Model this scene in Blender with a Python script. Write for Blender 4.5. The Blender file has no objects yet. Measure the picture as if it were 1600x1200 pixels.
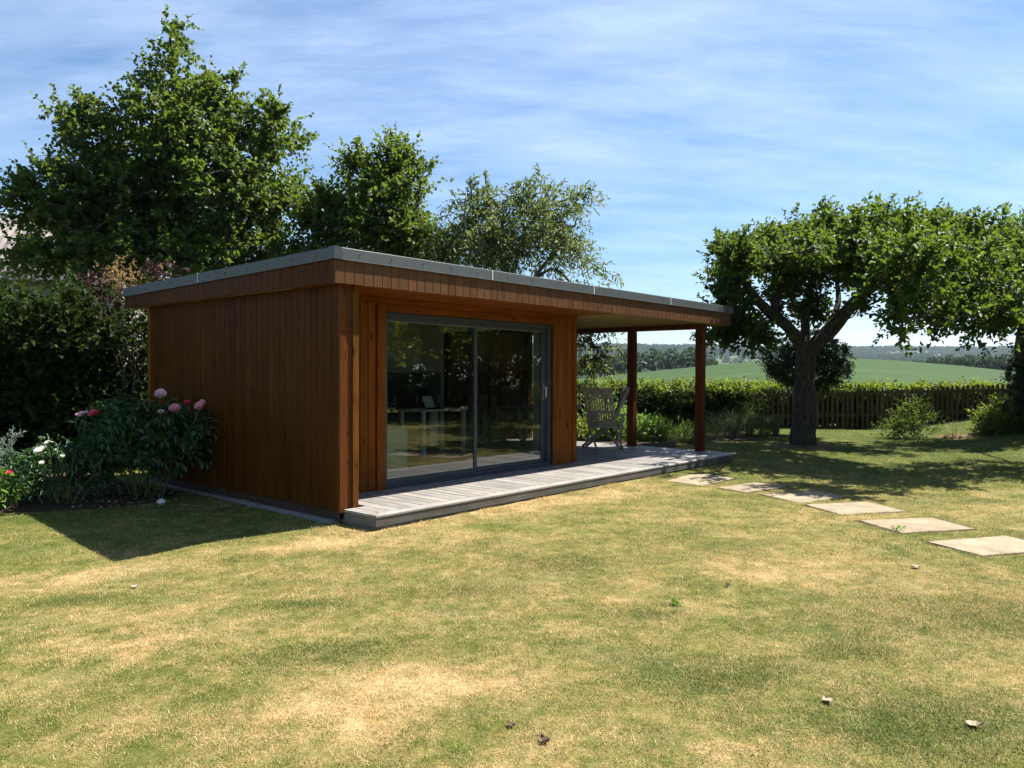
import bpy, bmesh, math, random
import numpy as np
from mathutils import Vector, Matrix, Euler

random.seed(7)
rng = np.random.default_rng(7)
D = bpy.data
scene = bpy.context.scene
C = scene.collection
R = math.radians

# ------------------------------------------------------------------ camera
F, PITCH, ROLL, CAMZ = 1197.4, 0.0146, 0.0041, 1.5
cam_d = D.cameras.new('camera')
cam_d.sensor_width = 36.0
cam_d.lens = F / 1600 * 36.0
cam_d.clip_start = 0.05
cam_d.clip_end = 12000
cam = D.objects.new('camera', cam_d)
C.objects.link(cam)
cam.matrix_world = Matrix.Translation((0, 0, CAMZ)) @ (Matrix.Rotation(math.pi / 2 - PITCH, 4, 'X') @ Matrix.Rotation(ROLL, 4, 'Z'))
scene.camera = cam

# ------------------------------------------------------------------ sun, sky, exposure
SUN_AZ, SUN_EL = R(59.1), R(56.0)          # azimuth clockwise from +Y (away from the camera), towards +X
sun_d = D.lights.new('sun', 'SUN')
sun_d.energy = 5.0
sun_d.angle = R(0.53)
sun_d.color = (1.0, 0.94, 0.85)
sun = D.objects.new('sun', sun_d)
C.objects.link(sun)
to_sun = Vector((math.sin(SUN_AZ) * math.cos(SUN_EL), math.cos(SUN_AZ) * math.cos(SUN_EL), math.sin(SUN_EL)))
sun.rotation_euler = to_sun.to_track_quat('Z', 'Y').to_euler()
sun.location = (20, 12, 40)

SKY_STRENGTH = 0.052
world = D.worlds.new('World')
scene.world = world
world.use_nodes = True
wn, wl = world.node_tree.nodes, world.node_tree.links
wn.clear()
w_out = wn.new('ShaderNodeOutputWorld')
w_bg = wn.new('ShaderNodeBackground')
w_bg.inputs['Strength'].default_value = SKY_STRENGTH
sky = wn.new('ShaderNodeTexSky')
sky.sky_type = 'NISHITA'
sky.sun_disc = False
sky.sun_elevation = SUN_EL
sky.sun_rotation = SUN_AZ
sky.altitude = 100
sky.air_density = 1.0
sky.dust_density = 0.4
sky.ozone_density = 4.5
# thin high cloud drawn over the whole dome by direction
w_tc = wn.new('ShaderNodeTexCoord')
w_sep = wn.new('ShaderNodeSeparateXYZ')
wl.new(w_tc.outputs['Generated'], w_sep.inputs[0])
w_add = wn.new('ShaderNodeMath'); w_add.operation = 'ADD'; w_add.inputs[1].default_value = 0.16
w_abs = wn.new('ShaderNodeMath'); w_abs.operation = 'ABSOLUTE'
wl.new(w_sep.outputs['Z'], w_abs.inputs[0]); wl.new(w_abs.outputs[0], w_add.inputs[0])
w_div = wn.new('ShaderNodeVectorMath'); w_div.operation = 'DIVIDE'
w_cmb = wn.new('ShaderNodeCombineXYZ')
for i in range(3):
    wl.new(w_add.outputs[0], w_cmb.inputs[i])
wl.new(w_tc.outputs['Generated'], w_div.inputs[0]); wl.new(w_cmb.outputs[0], w_div.inputs[1])
w_wn = wn.new('ShaderNodeTexNoise'); w_wn.inputs['Scale'].default_value = 0.8; w_wn.inputs['Detail'].default_value = 4
wl.new(w_div.outputs[0], w_wn.inputs['Vector'])
w_ws = wn.new('ShaderNodeVectorMath'); w_ws.operation = 'MULTIPLY_ADD'
w_ws.inputs[1].default_value = (0.38, 0.38, 0.0)
wl.new(w_wn.outputs['Color'], w_ws.inputs[0]); wl.new(w_div.outputs[0], w_ws.inputs[2])
w_map = wn.new('ShaderNodeMapping')
w_map.inputs['Rotation'].default_value = (0, 0, R(-34))
w_map.inputs['Scale'].default_value = (0.9, 2.6, 0.0)
wl.new(w_ws.outputs[0], w_map.inputs[0])
w_n1 = wn.new('ShaderNodeTexNoise'); w_n1.inputs['Scale'].default_value = 1.9; w_n1.inputs['Detail'].default_value = 13
w_n1.inputs['Roughness'].default_value = 0.66; w_n1.inputs['Distortion'].default_value = 0.0
w_n2 = wn.new('ShaderNodeTexNoise'); w_n2.inputs['Scale'].default_value = 0.62; w_n2.inputs['Detail'].default_value = 5
wl.new(w_map.outputs[0], w_n1.inputs['Vector']); wl.new(w_ws.outputs[0], w_n2.inputs['Vector'])
w_mul = wn.new('ShaderNodeMath'); w_mul.operation = 'MULTIPLY'
wl.new(w_n1.outputs[0], w_mul.inputs[0]); wl.new(w_n2.outputs[0], w_mul.inputs[1])
w_rmp = wn.new('ShaderNodeMapRange'); w_rmp.inputs['From Min'].default_value = 0.12; w_rmp.inputs['From Max'].default_value = 0.44
w_rmp.inputs['To Min'].default_value = 0.03; w_rmp.inputs['To Max'].default_value = 0.44
wl.new(w_mul.outputs[0], w_rmp.inputs['Value'])
w_mix = wn.new('ShaderNodeMix'); w_mix.data_type = 'RGBA'
w_mix.inputs['B'].default_value = (7.6, 9.0, 11.2, 1)
w_hsv = wn.new('ShaderNodeHueSaturation'); w_hsv.inputs['Saturation'].default_value = 1.2; w_hsv.inputs['Value'].default_value = 1.0
wl.new(sky.outputs[0], w_hsv.inputs['Color'])
wl.new(w_rmp.outputs[0], w_mix.inputs['Factor']); wl.new(w_hsv.outputs[0], w_mix.inputs['A'])
wl.new(w_mix.outputs['Result'], w_bg.inputs['Color'])
wl.new(w_bg.outputs[0], w_out.inputs['Surface'])

scene.view_settings.view_transform = 'Standard'
scene.view_settings.look = 'None'
scene.view_settings.exposure = 1.50
scene.view_settings.gamma = 1.0
scene.view_settings.use_curve_mapping = False
cy = scene.cycles
cy.use_denoising = True
cy.max_bounces = 8
cy.diffuse_bounces = 6
cy.glossy_bounces = 4
cy.transmission_bounces = 6
cy.transparent_max_bounces = 12
cy.volume_bounces = 0
cy.sample_clamp_indirect = 4.0
cy.caustics_reflective = False
cy.caustics_refractive = False

# ------------------------------------------------------------------ where things stand
SU, CU = math.sin(0.7175), math.cos(0.7175)
BX, BY = -1.7031, 7.5915                    # near corner of the garden room


def sstep(a, b, x):
    t = np.clip((x - a) / (b - a), 0, 1)
    return t * t * (3 - 2 * t)


def gz(x, y):
    """height of the garden ground"""
    x = np.asarray(x, float); y = np.asarray(y, float)
    z = -0.12 * np.exp(-(((x + 3.7) / 1.9) ** 2 + ((y - 6.0) / 1.9) ** 2))
    z = z + 0.42 * sstep(9.0, 14.5, x) * sstep(9, 18, y)
    z = z + 0.012 * np.sin(x * 0.9 + 1.3) * np.sin(y * 0.7)
    return z


def gzf(x, y):
    return float(gz(x, y))


def ray(px, py):
    a, b = px - 800, py - 600
    cr, sr = math.cos(ROLL), math.sin(ROLL)
    a, b = a * cr + b * sr, -a * sr + b * cr
    d = (a / F, 1.0, -b / F)
    cp, sp = math.cos(PITCH), math.sin(PITCH)
    return Vector((d[0], d[1] * cp + d[2] * sp, d[2] * cp - d[1] * sp))


def P(px, py, Y):
    """the point seen at a pixel of the photograph, at distance Y"""
    d = ray(px, py)
    return Vector((0, 0, CAMZ)) + d * (Y / d.y)


def G(px, py):
    """the ground point seen at a pixel of the photograph"""
    d = ray(px, py)
    z = 0.0
    for _ in range(12):
        t = (z - CAMZ) / d.z
        z = gzf(d.x * t, d.y * t)
    return Vector((d.x * t, d.y * t, z))


def BW(u, w, z=0.0):
    """garden-room coordinates (along front, inward, up) to world"""
    return Vector((BX + u * SU - w * CU, BY + u * CU + w * SU, z))


# ------------------------------------------------------------------ object helpers
def tag(o, label=None, cat=None, group=None, kind=None):
    if label: o['label'] = label
    if cat: o['category'] = cat
    if group: o['group'] = group
    if kind: o['kind'] = kind
    return o


def empty(name, loc=(0, 0, 0), rz=0.0):
    o = D.objects.new(name, None)
    o.empty_display_size = 0.1
    C.objects.link(o)
    o.location = loc
    o.rotation_euler = (0, 0, rz)
    return o


def link(name, me, parent=None, mat=None, loc=None, rot=None):
    o = D.objects.new(name, me)
    C.objects.link(o)
    if mat is not None and not me.materials:
        me.materials.append(mat)
    if parent is not None:
        o.parent = parent
    if loc is not None: o.location = loc
    if rot is not None: o.rotation_euler = rot
    return o


def kids(o):
    return [c for c in D.objects if c.parent == o]


def copy_tree(o, parent=None):
    c = o.copy()
    C.objects.link(c)
    if parent is not None:
        c.parent = parent
    for ch in kids(o):
        copy_tree(ch, c)
    return c


class MB:
    """collects boxes, bars, tubes and prisms into one mesh"""
    def __init__(s):
        s.v = []; s.f = []; s.smooth = []

    def add(s, vs, fs, smooth=False):
        b = len(s.v)
        s.v += [tuple(v) for v in vs]
        s.f += [tuple(i + b for i in f) for f in fs]
        s.smooth += [smooth] * len(fs)
        return s

    def box(s, x0, y0, z0, x1, y1, z1):
        return s.add([(x0, y0, z0), (x1, y0, z0), (x1, y1, z0), (x0, y1, z0), (x0, y0, z1), (x1, y0, z1), (x1, y1, z1), (x0, y1, z1)],
                     [(0, 3, 2, 1), (4, 5, 6, 7), (0, 1, 5, 4), (1, 2, 6, 5), (2, 3, 7, 6), (3, 0, 4, 7)])

    def bar(s, a, b, w, t, side=(1, 0, 0)):
        """rectangular bar from a to b: w across 'side', t across the other way"""
        a, b = Vector(a), Vector(b)
        d = (b - a).normalized()
        sd = Vector(side); sd = (sd - d * sd.dot(d)).normalized()
        n = d.cross(sd)
        vs = []
        for p in (a, b):
            for q in ((-1, -1), (1, -1), (1, 1), (-1, 1)):
                vs.append(p + sd * (q[0] * w / 2) + n * (q[1] * t / 2))
        return s.add(vs, [(0, 3, 2, 1), (4, 5, 6, 7), (0, 1, 5, 4), (1, 2, 6, 5), (2, 3, 7, 6), (3, 0, 4, 7)])

    def tube(s, pts, rad, n=6, cap=True):
        pts = [Vector(p) for p in pts]
        m = len(pts)
        vs = []
        for i, p in enumerate(pts):
            d = (pts[min(i + 1, m - 1)] - pts[max(i - 1, 0)]).normalized()
            ref = Vector((0, 0, 1)) if abs(d.z) < 0.9 else Vector((1, 0, 0))
            a = d.cross(ref).normalized(); b = d.cross(a)
            r = rad[i] if hasattr(rad, '__len__') else rad
            for k in range(n):
                t = 2 * math.pi * k / n
                vs.append(p + a * (math.cos(t) * r) + b * (math.sin(t) * r))
        fs = []
        for i in range(m - 1):
            for k in range(n):
                k2 = (k + 1) % n
                fs.append((i * n + k, i * n + k2, (i + 1) * n + k2, (i + 1) * n + k))
        s.add(vs, fs, True)
        if cap:
            b0 = len(s.v) - m * n
            s.f += [tuple(b0 + k for k in range(n)), tuple(b0 + (m - 1) * n + k for k in reversed(range(n)))]
            s.smooth += [False, False]
        return s

    def prism(s, poly, z0, z1):
        """xy polygon pulled up from z0 to z1"""
        n = len(poly)
        vs = [(p[0], p[1], z0) for p in poly] + [(p[0], p[1], z1) for p in poly]
        fs = [tuple(reversed(range(n))), tuple(range(n, 2 * n))]
        for k in range(n):
            fs.append((k, (k + 1) % n, n + (k + 1) % n, n + k))
        return s.add(vs, fs)

    def mesh(s, name, mat=None):
        me = D.meshes.new(name)
        me.from_pydata([tuple(v) for v in s.v], [], s.f)
        me.polygons.foreach_set('use_smooth', s.smooth)
        me.update()
        if mat is not None:
            me.materials.append(mat)
        return me

    def build(s, name, mat=None, parent=None, bevel=0.0, **k):
        o = link(name, s.mesh(name, mat), parent, **k)
        if bevel:
            m = o.modifiers.new('bevel', 'BEVEL'); m.width = bevel; m.segments = 2; m.limit_method = 'ANGLE'
        return o


# ------------------------------------------------------------------ materials
class NT:
    def __init__(s, name):
        s.m = D.materials.new(name)
        s.m.use_nodes = True
        s.t = s.m.node_tree
        s.t.nodes.clear()
        s.out = s.t.nodes.new('ShaderNodeOutputMaterial')

    def n(s, typ, **k):
        nd = s.t.nodes.new('ShaderNode' + typ)
        for a, b in k.items():
            setattr(nd, a, b)
        return nd

    def l(s, a, b):
        s.t.links.new(a, b)

    def val(s, sock, v):
        if hasattr(v, 'is_linked') or isinstance(v, bpy.types.NodeSocket):
            s.l(v, sock)
        else:
            sock.default_value = v

    def math(s, op, a, b=0.0, c=None, clamp=False):
        nd = s.n('Math', operation=op, use_clamp=clamp)
        s.val(nd.inputs[0], a); s.val(nd.inputs[1], b)
        if c is not None: s.val(nd.inputs[2], c)
        return nd.outputs[0]

    def noise(s, vec, scale, detail=4, rough=0.55, dist=0.0, color=False):
        nd = s.n('TexNoise')
        nd.inputs['Scale'].default_value = scale; nd.inputs['Detail'].default_value = detail
        nd.inputs['Roughness'].default_value = rough; nd.inputs['Distortion'].default_value = dist
        if vec is not None: s.l(vec, nd.inputs['Vector'])
        return nd.outputs['Color' if color else 0]

    def ramp(s, fac, stops, mode='LINEAR'):
        nd = s.n('ValToRGB')
        cr = nd.color_ramp; cr.interpolation = mode
        while len(cr.elements) < len(stops): cr.elements.new(0.5)
        for e, (p, c) in zip(cr.elements, stops):
            e.position = p
            e.color = (*c, 1) if len(c) == 3 else c
        s.l(fac, nd.inputs[0])
        return nd.outputs[0]

    def mix(s, fac, a, b, blend='MIX'):
        nd = s.n('Mix', data_type='RGBA', blend_type=blend)
        s.val(nd.inputs['Factor'], fac)
        for k, v in (('A', a), ('B', b)):
            if isinstance(v, (tuple, list)): nd.inputs[k].default_value = (*v, 1) if len(v) == 3 else v
            else: s.l(v, nd.inputs[k])
        return nd.outputs['Result']

    def mapr(s, v, a, b, c, d):
        nd = s.n('MapRange')
        s.l(v, nd.inputs['Value'])
        for k, x in zip(('From Min', 'From Max', 'To Min', 'To Max'), (a, b, c, d)):
            nd.inputs[k].default_value = x
        return nd.outputs[0]

    def mapping(s, vec, scale=(1, 1, 1), rot=(0, 0, 0), loc=(0, 0, 0)):
        nd = s.n('Mapping')
        nd.inputs['Scale'].default_value = scale; nd.inputs['Rotation'].default_value = rot; nd.inputs['Location'].default_value = loc
        s.l(vec, nd.inputs[0])
        return nd.outputs[0]

    def pos(s):
        return s.n('NewGeometry').outputs['Position']

    def obj(s):
        return s.n('TexCoord').outputs['Object']

    def rand(s):
        return s.n('ObjectInfo').outputs['Random']

    def bump(s, h, strength=0.3, dist=0.01):
        nd = s.n('Bump')
        nd.inputs['Strength'].default_value = strength; nd.inputs['Distance'].default_value = dist
        s.l(h, nd.inputs['Height'])
        return nd.outputs[0]

    def bsdf(s, color, rough=0.5, normal=None, spec=0.5, metal=0.0, surface=True, **k):
        nd = s.n('BsdfPrincipled')
        if isinstance(color, (tuple, list)): nd.inputs['Base Color'].default_value = (*color, 1)
        else: s.l(color, nd.inputs['Base Color'])
        s.val(nd.inputs['Roughness'], rough)
        nd.inputs['Specular IOR Level'].default_value = spec
        nd.inputs['Metallic'].default_value = metal
        for a, b in k.items(): s.val(nd.inputs[a.replace('_', ' ')], b)
        if normal is not None: s.l(normal, nd.inputs['Normal'])
        if surface: s.l(nd.outputs[0], s.out.inputs['Surface'])
        return nd.outputs[0]


M = {}
ROOM_ROT = math.atan2(CU, SU)


def wood(name, dark, mid, light, grain='z', rough=0.46, spec=0.05, var=0.35, knots=True, weather=None, scale=1.0):
    t = NT(name)
    r = t.rand()
    off = t.n('CombineXYZ')
    for i, k in enumerate((31.7, 17.3, 9.1)): t.l(t.math('MULTIPLY', r, k), off.inputs[i])
    base = t.mapping(t.pos(), rot=(0, 0, -ROOM_ROT))
    add = t.n('VectorMath', operation='ADD'); t.l(base, add.inputs[0]); t.l(off.outputs[0], add.inputs[1])
    v = add.outputs[0]
    sc = {'z': (1, 1, 0.07), 'u': (0.07, 1, 1), 'w': (1, 0.07, 1)}[grain]
    vs = t.mapping(v, scale=tuple(k * 26 * scale for k in sc))
    g1 = t.noise(vs, 1.0, 6, 0.62, 1.2)
    vf = t.mapping(v, scale=tuple(k * 160 * scale for k in sc))
    g2 = t.noise(vf, 1.0, 2, 0.5)
    f = t.math('ADD', t.math('MULTIPLY', g1, 0.75), t.math('MULTIPLY', g2, 0.28))
    col = t.ramp(f, [(0.30, dark), (0.52, mid), (0.72, light)])
    if knots:
        kn = t.n('TexVoronoi'); kn.inputs['Scale'].default_value = 1.0
        ks = {'z': (9, 9, 2.6), 'u': (2.6, 9, 9), 'w': (9, 2.6, 9)}[grain]
        t.l(t.mapping(v, scale=ks), kn.inputs['Vector'])
        kf = t.mapr(kn.outputs['Distance'], 0.07, 0.2, 0.8, 0.0)
        col = t.mix(kf, col, tuple(c * 0.3 for c in dark))
    blot = t.noise(t.mapping(v, scale=(2.2, 2.2, 0.9)), 1.0, 3)
    br = t.math('MULTIPLY', t.mapr(r, 0, 1, 1 - var, 1 + var), t.mapr(blot, 0.3, 0.7, 0.8, 1.2))
    cm = t.n('CombineXYZ')
    for i in range(3): t.l(br, cm.inputs[i])
    col = t.mix(1.0, col, cm.outputs[0], 'MULTIPLY')
    hs = t.n('HueSaturation'); t.l(col, hs.inputs['Color'])
    t.l(t.mapr(t.math('FRACT', t.math('MULTIPLY', r, 7.31)), 0, 1, 0.493, 0.506), hs.inputs['Hue'])
    col = hs.outputs[0]
    if weather:
        wf = t.noise(t.mapping(v, scale=(7, 7, 1.6)), 1.0, 5, 0.6)
        col = t.mix(t.mapr(wf, 0.35, 0.7, 0.15, 0.75), col, weather)
    t.bsdf(col, t.mapr(g1, 0.3, 0.7, rough - 0.08, rough + 0.12), t.bump(f, 0.18, 0.004), spec)
    return t.m


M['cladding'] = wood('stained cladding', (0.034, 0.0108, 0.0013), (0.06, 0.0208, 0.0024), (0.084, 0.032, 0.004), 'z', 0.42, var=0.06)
M['front'] = wood('bounce-lit cladding', (0.09, 0.027, 0.004), (0.155, 0.0485, 0.0072), (0.215, 0.074, 0.0122), 'z', 0.42, var=0.08)  # side stain made brighter and oranger for light bounced off the deck
M['fin'] = wood('fin battens', (0.060, 0.021, 0.0045), (0.105, 0.040, 0.0090), (0.15, 0.062, 0.0150), 'z', 0.42, var=0.08)
M['fascia'] = wood('sunlit weathered fascia', (0.065, 0.026, 0.01), (0.1, 0.043, 0.017), (0.14, 0.066, 0.028), 'z', 0.45, var=0.1, weather=(0.115, 0.066, 0.038))  # greyer tone holds grazing sun as well as weathering
M['trim_wood'] = wood('stained trim', (0.1, 0.028, 0.0045), (0.175, 0.052, 0.008), (0.24, 0.078, 0.013), 'z', 0.4, var=0.12)
M['trim_wood_u'] = wood('stained trim along', (0.1, 0.028, 0.0045), (0.175, 0.052, 0.008), (0.24, 0.078, 0.013), 'u', 0.4, var=0.12)
M['post_wood'] = wood('stained post', (0.05, 0.016, 0.0055), (0.083, 0.0275, 0.009), (0.115, 0.041, 0.0135), 'z', 0.38, var=0.1)
M['beam_wood'] = wood('stained beam', (0.06, 0.016, 0.007), (0.10, 0.028, 0.012), (0.13, 0.042, 0.018), 'w', 0.42, var=0.1)
M['soffit'] = wood('soffit boards', (0.14, 0.105, 0.046), (0.23, 0.175, 0.084), (0.31, 0.245, 0.13), 'u', 0.5, var=0.15)
M['decking'] = wood('grey decking', (0.138, 0.128, 0.114), (0.207, 0.195, 0.178), (0.275, 0.262, 0.243), 'w', 0.6, 0.3, var=0.2, knots=False)
M['decking_u'] = wood('grey deck edging', (0.165, 0.152, 0.135), (0.24, 0.226, 0.205), (0.3, 0.287, 0.266), 'u', 0.55, 0.3, var=0.08, knots=False)
M['skirt'] = wood('dark deck skirt', (0.065, 0.062, 0.056), (0.098, 0.093, 0.086), (0.13, 0.125, 0.117), 'u', 0.55, 0.3, var=0.08, knots=False)
M['teak'] = wood('silvered teak', (0.125, 0.108, 0.085), (0.205, 0.182, 0.148), (0.3, 0.27, 0.225), 'z', 0.6, 0.25, var=0.2, knots=False)
M['fence'] = wood('old fence wood', (0.055, 0.04, 0.02), (0.098, 0.074, 0.037), (0.145, 0.112, 0.06), 'z', 0.75, 0.15, var=0.28, knots=False, weather=(0.066, 0.056, 0.034))


def plain(name, col, rough=0.5, spec=0.5, metal=0.0, var=0.12, scale=8.0, bump=0.0, **k):
    t = NT(name)
    nz = t.noise(t.obj(), scale, 5, 0.6)
    c = t.mix(nz, tuple(x * (1 - var) for x in col), tuple(min(1, x * (1 + var)) for x in col))
    t.bsdf(c, t.mapr(nz, 0.3, 0.7, max(0.02, rough - 0.06), min(1, rough + 0.06)), t.bump(nz, bump, 0.01) if bump else None, spec, metal, **k)
    return t.m


M['roof_trim'] = plain('grey roof trim', (0.078, 0.090, 0.093), 0.5, 0.25, scale=5, var=0.08)
M['trim_corner'] = plain('dark roof corner', (0.045, 0.055, 0.062), 0.4)
M['joint'] = plain('pale joint clip', (0.55, 0.55, 0.52), 0.5)
M['screw'] = plain('dark screw', (0.02, 0.02, 0.022), 0.4)
M['roof'] = plain('grey roof membrane', (0.10, 0.10, 0.10), 0.8)
M['anthracite'] = plain('anthracite aluminium', (0.040, 0.048, 0.060), 0.42, 0.5, var=0.05)
M['steel'] = plain('brushed steel', (0.55, 0.55, 0.53), 0.3, metal=0.9)
M['plaster'] = plain('white interior paint', (0.62, 0.61, 0.55), 0.8, 0.2, var=0.03)
M['floor_in'] = wood('grey laminate', (0.10, 0.078, 0.055), (0.15, 0.12, 0.088), (0.20, 0.165, 0.125), 'u', 0.4, var=0.1, knots=False)
M['dark_panel'] = plain('charcoal cabinet', (0.022, 0.023, 0.026), 0.5)
M['white_paint'] = plain('white coated metal', (0.72, 0.72, 0.68), 0.45, var=0.04)
M['mint'] = plain('mint fabric', (0.20, 0.30, 0.28), 0.9, 0.1, var=0.12, scale=60, bump=0.2)
M['black'] = plain('black plastic', (0.015, 0.015, 0.017), 0.4)
M['concrete'] = plain('concrete plinth', (0.19, 0.18, 0.165), 0.9, 0.15, var=0.35, scale=14, bump=0.5)
M['gap'] = plain('dark backing', (0.030, 0.016, 0.009), 0.9)

# window glass: two thin sheets seen as one, reflecting by angle
t = NT('window glass')
fr = t.n('Fresnel'); fr.inputs['IOR'].default_value = 1.5
gl = t.n('BsdfGlossy'); gl.inputs['Roughness'].default_value = 0.0; gl.inputs['Color'].default_value = (0.95, 0.97, 0.95, 1)
tr = t.n('BsdfTransparent'); tr.inputs['Color'].default_value = (0.78, 0.82, 0.79, 1)
# faint waviness of the double glazing
bp = t.bump(t.noise(t.obj(), 1.3, 1), 0.02, 0.02)
t.l(bp, gl.inputs['Normal'])
mx = t.n('MixShader')
front_ = t.math('SUBTRACT', 1.0, t.n('NewGeometry').outputs['Backfacing'])
t.l(t.math('MULTIPLY', t.math('MULTIPLY', fr.outputs[0], 3.0, clamp=True), front_), mx.inputs[0]); t.l(tr.outputs[0], mx.inputs[1]); t.l(gl.outputs[0], mx.inputs[2])
t.l(mx.outputs[0], t.out.inputs['Surface'])
M['glass'] = t.m

# paving stone
t = NT('sandstone paving')
ps = t.pos()
a = t.noise(ps, 5, 6, 0.65, 0.6); b = t.noise(ps, 60, 3)
off = t.math('ADD', t.math('MULTIPLY', a, 0.7), t.math('MULTIPLY', b, 0.3))
st = t.noise(ps, 2.4, 5, 0.7)
c = t.ramp(off, [(0.3, (0.155, 0.118, 0.072)), (0.5, (0.255, 0.202, 0.130)), (0.68, (0.33, 0.272, 0.188))])
c = t.mix(t.mapr(st, 0.48, 0.66, 0, 0.55), c, (0.13, 0.115, 0.085))
rr = t.mapr(t.rand(), 0, 1, 0.86, 1.1)
cm = t.n('CombineXYZ')
for i in range(3): t.l(rr, cm.inputs[i])
c = t.mix(1.0, c, cm.outputs[0], 'MULTIPLY')
t.bsdf(c, 0.85, t.bump(off, 0.4, 0.01), 0.2)
M['paving'] = t.m

# soil
t = NT('bed soil')
ps = t.pos()
a = t.noise(ps, 9, 8, 0.7); b = t.noise(ps, 45, 4, 0.7)
s2 = t.math('ADD', t.math('MULTIPLY', a, 0.5), t.math('MULTIPLY', b, 0.5))
c = t.ramp(s2, [(0.3, (0.018, 0.013, 0.009)), (0.55, (0.055, 0.040, 0.028)), (0.75, (0.14, 0.105, 0.075))])
t.bsdf(c, 0.95, t.bump(s2, 0.9, 0.03), 0.1)
M['soil'] = t.m

# bark chips and dry litter
t = NT('dry litter')
ps = t.pos()
a = t.noise(ps, 30, 6, 0.7); b = t.noise(ps, 4, 3)
c = t.ramp(a, [(0.3, (0.045, 0.026, 0.016)), (0.5, (0.125, 0.078, 0.045)), (0.68, (0.27, 0.19, 0.115))])
t.bsdf(c, 0.95, t.bump(a, 0.9, 0.02), 0.1)
M['litter'] = t.m


def bark(name, dark, light, sc=14):
    t = NT(name)
    v = t.mapping(t.pos(), scale=(sc, sc, sc * 0.28))
    a = t.noise(v, 1.0, 7, 0.68, 0.8)
    vo = t.n('TexVoronoi'); vo.inputs['Scale'].default_value = 1.6; t.l(v, vo.inputs['Vector'])
    h = t.math('ADD', t.math('MULTIPLY', a, 0.7), t.math('MULTIPLY', vo.outputs['Distance'], 0.4))
    lich = t.noise(t.pos(), 7, 5, 0.7)
    c = t.ramp(h, [(0.30, dark), (0.75, light)])
    c = t.mix(t.mapr(lich, 0.56, 0.72, 0, 0.6), c, (0.13, 0.13, 0.11))
    t.bsdf(c, 0.9, t.bump(h, 1.0, 0.03), 0.15)
    return t.m


M['bark'] = bark('apple bark', (0.016, 0.013, 0.012), (0.082, 0.070, 0.062), 18)
M['bark_grey'] = bark('grey bark', (0.03, 0.026, 0.02), (0.14, 0.12, 0.095))


def leaf_mat(name, dark, mid, light, trans, tf=0.38, rough=0.48, spec=0.3):
    t = NT(name)
    at = t.n('Attribute'); at.attribute_name = 'rnd'
    f = at.outputs['Fac']
    c = t.ramp(f, [(0.0, dark), (0.55, mid), (1.0, light)])
    tc = t.mix(1.0, t.ramp(f, [(0.0, tuple(x * 0.75 for x in trans)), (1.0, tuple(x * 1.25 for x in trans))]), (1, 1, 1), 'MULTIPLY')
    b = t.bsdf(c, rough, None, spec, surface=False)
    tl = t.n('BsdfTranslucent'); t.l(tc, tl.inputs['Color'])
    mx = t.n('MixShader'); mx.inputs[0].default_value = tf
    t.l(b, mx.inputs[1]); t.l(tl.outputs[0], mx.inputs[2]); t.l(mx.outputs[0], t.out.inputs['Surface'])
    return t.m


M['leaf_big'] = leaf_mat('lime leaves', (0.014, 0.032, 0.008), (0.036, 0.068, 0.016), (0.085, 0.135, 0.030), (0.16, 0.235, 0.026))
M['leaf_pear'] = leaf_mat('narrow leaves', (0.045, 0.068, 0.026), (0.095, 0.130, 0.046), (0.15, 0.19, 0.068), (0.21, 0.27, 0.06), 0.33)
M['leaf_apple'] = leaf_mat('apple leaves', (0.012, 0.030, 0.007), (0.032, 0.066, 0.014), (0.090, 0.150, 0.032), (0.17, 0.26, 0.024), 0.30, 0.55, 0.2)
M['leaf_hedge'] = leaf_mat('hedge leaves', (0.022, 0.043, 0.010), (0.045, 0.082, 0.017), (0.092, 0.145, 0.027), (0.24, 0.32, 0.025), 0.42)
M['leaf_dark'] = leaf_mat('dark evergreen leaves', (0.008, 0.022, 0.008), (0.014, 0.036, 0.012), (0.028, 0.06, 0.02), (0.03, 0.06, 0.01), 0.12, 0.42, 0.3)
M['leaf_shade'] = leaf_mat('shaded hedge leaves', (0.008, 0.018, 0.005), (0.015, 0.032, 0.008), (0.038, 0.064, 0.014), (0.065, 0.10, 0.012), 0.22, 0.6, 0.1)  # dark leaf colour carries the shade on the hedge faces
M['leaf_peony'] = leaf_mat('peony leaves', (0.020, 0.055, 0.018), (0.034, 0.085, 0.028), (0.055, 0.12, 0.040), (0.07, 0.15, 0.03), 0.2, 0.4, 0.45)
M['leaf_lime'] = leaf_mat('fresh green leaves', (0.05, 0.10, 0.02), (0.09, 0.17, 0.03), (0.14, 0.24, 0.05), (0.22, 0.36, 0.04), 0.4)
M['leaf_grey'] = leaf_mat('grey green stems', (0.042, 0.060, 0.032), (0.085, 0.112, 0.058), (0.17, 0.19, 0.10), (0.17, 0.22, 0.07), 0.3, 0.6, 0.2)
M['leaf_silver'] = leaf_mat('silver leaves', (0.16, 0.21, 0.16), (0.24, 0.31, 0.24), (0.34, 0.42, 0.34), (0.2, 0.28, 0.18), 0.25, 0.6, 0.2)
M['leaf_purple'] = leaf_mat('purple leaves', (0.024, 0.011, 0.013), (0.042, 0.020, 0.022), (0.070, 0.036, 0.034), (0.085, 0.035, 0.033), 0.3)
M['smoke'] = leaf_mat('tan flower plumes', (0.20, 0.11, 0.06), (0.32, 0.20, 0.10), (0.45, 0.32, 0.16), (0.4, 0.28, 0.1), 0.3, 0.7, 0.1)
M['leaf_bronze'] = leaf_mat('dark flower spikes', (0.03, 0.015, 0.02), (0.05, 0.028, 0.03), (0.08, 0.04, 0.045), (0.08, 0.03, 0.04), 0.2)
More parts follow.
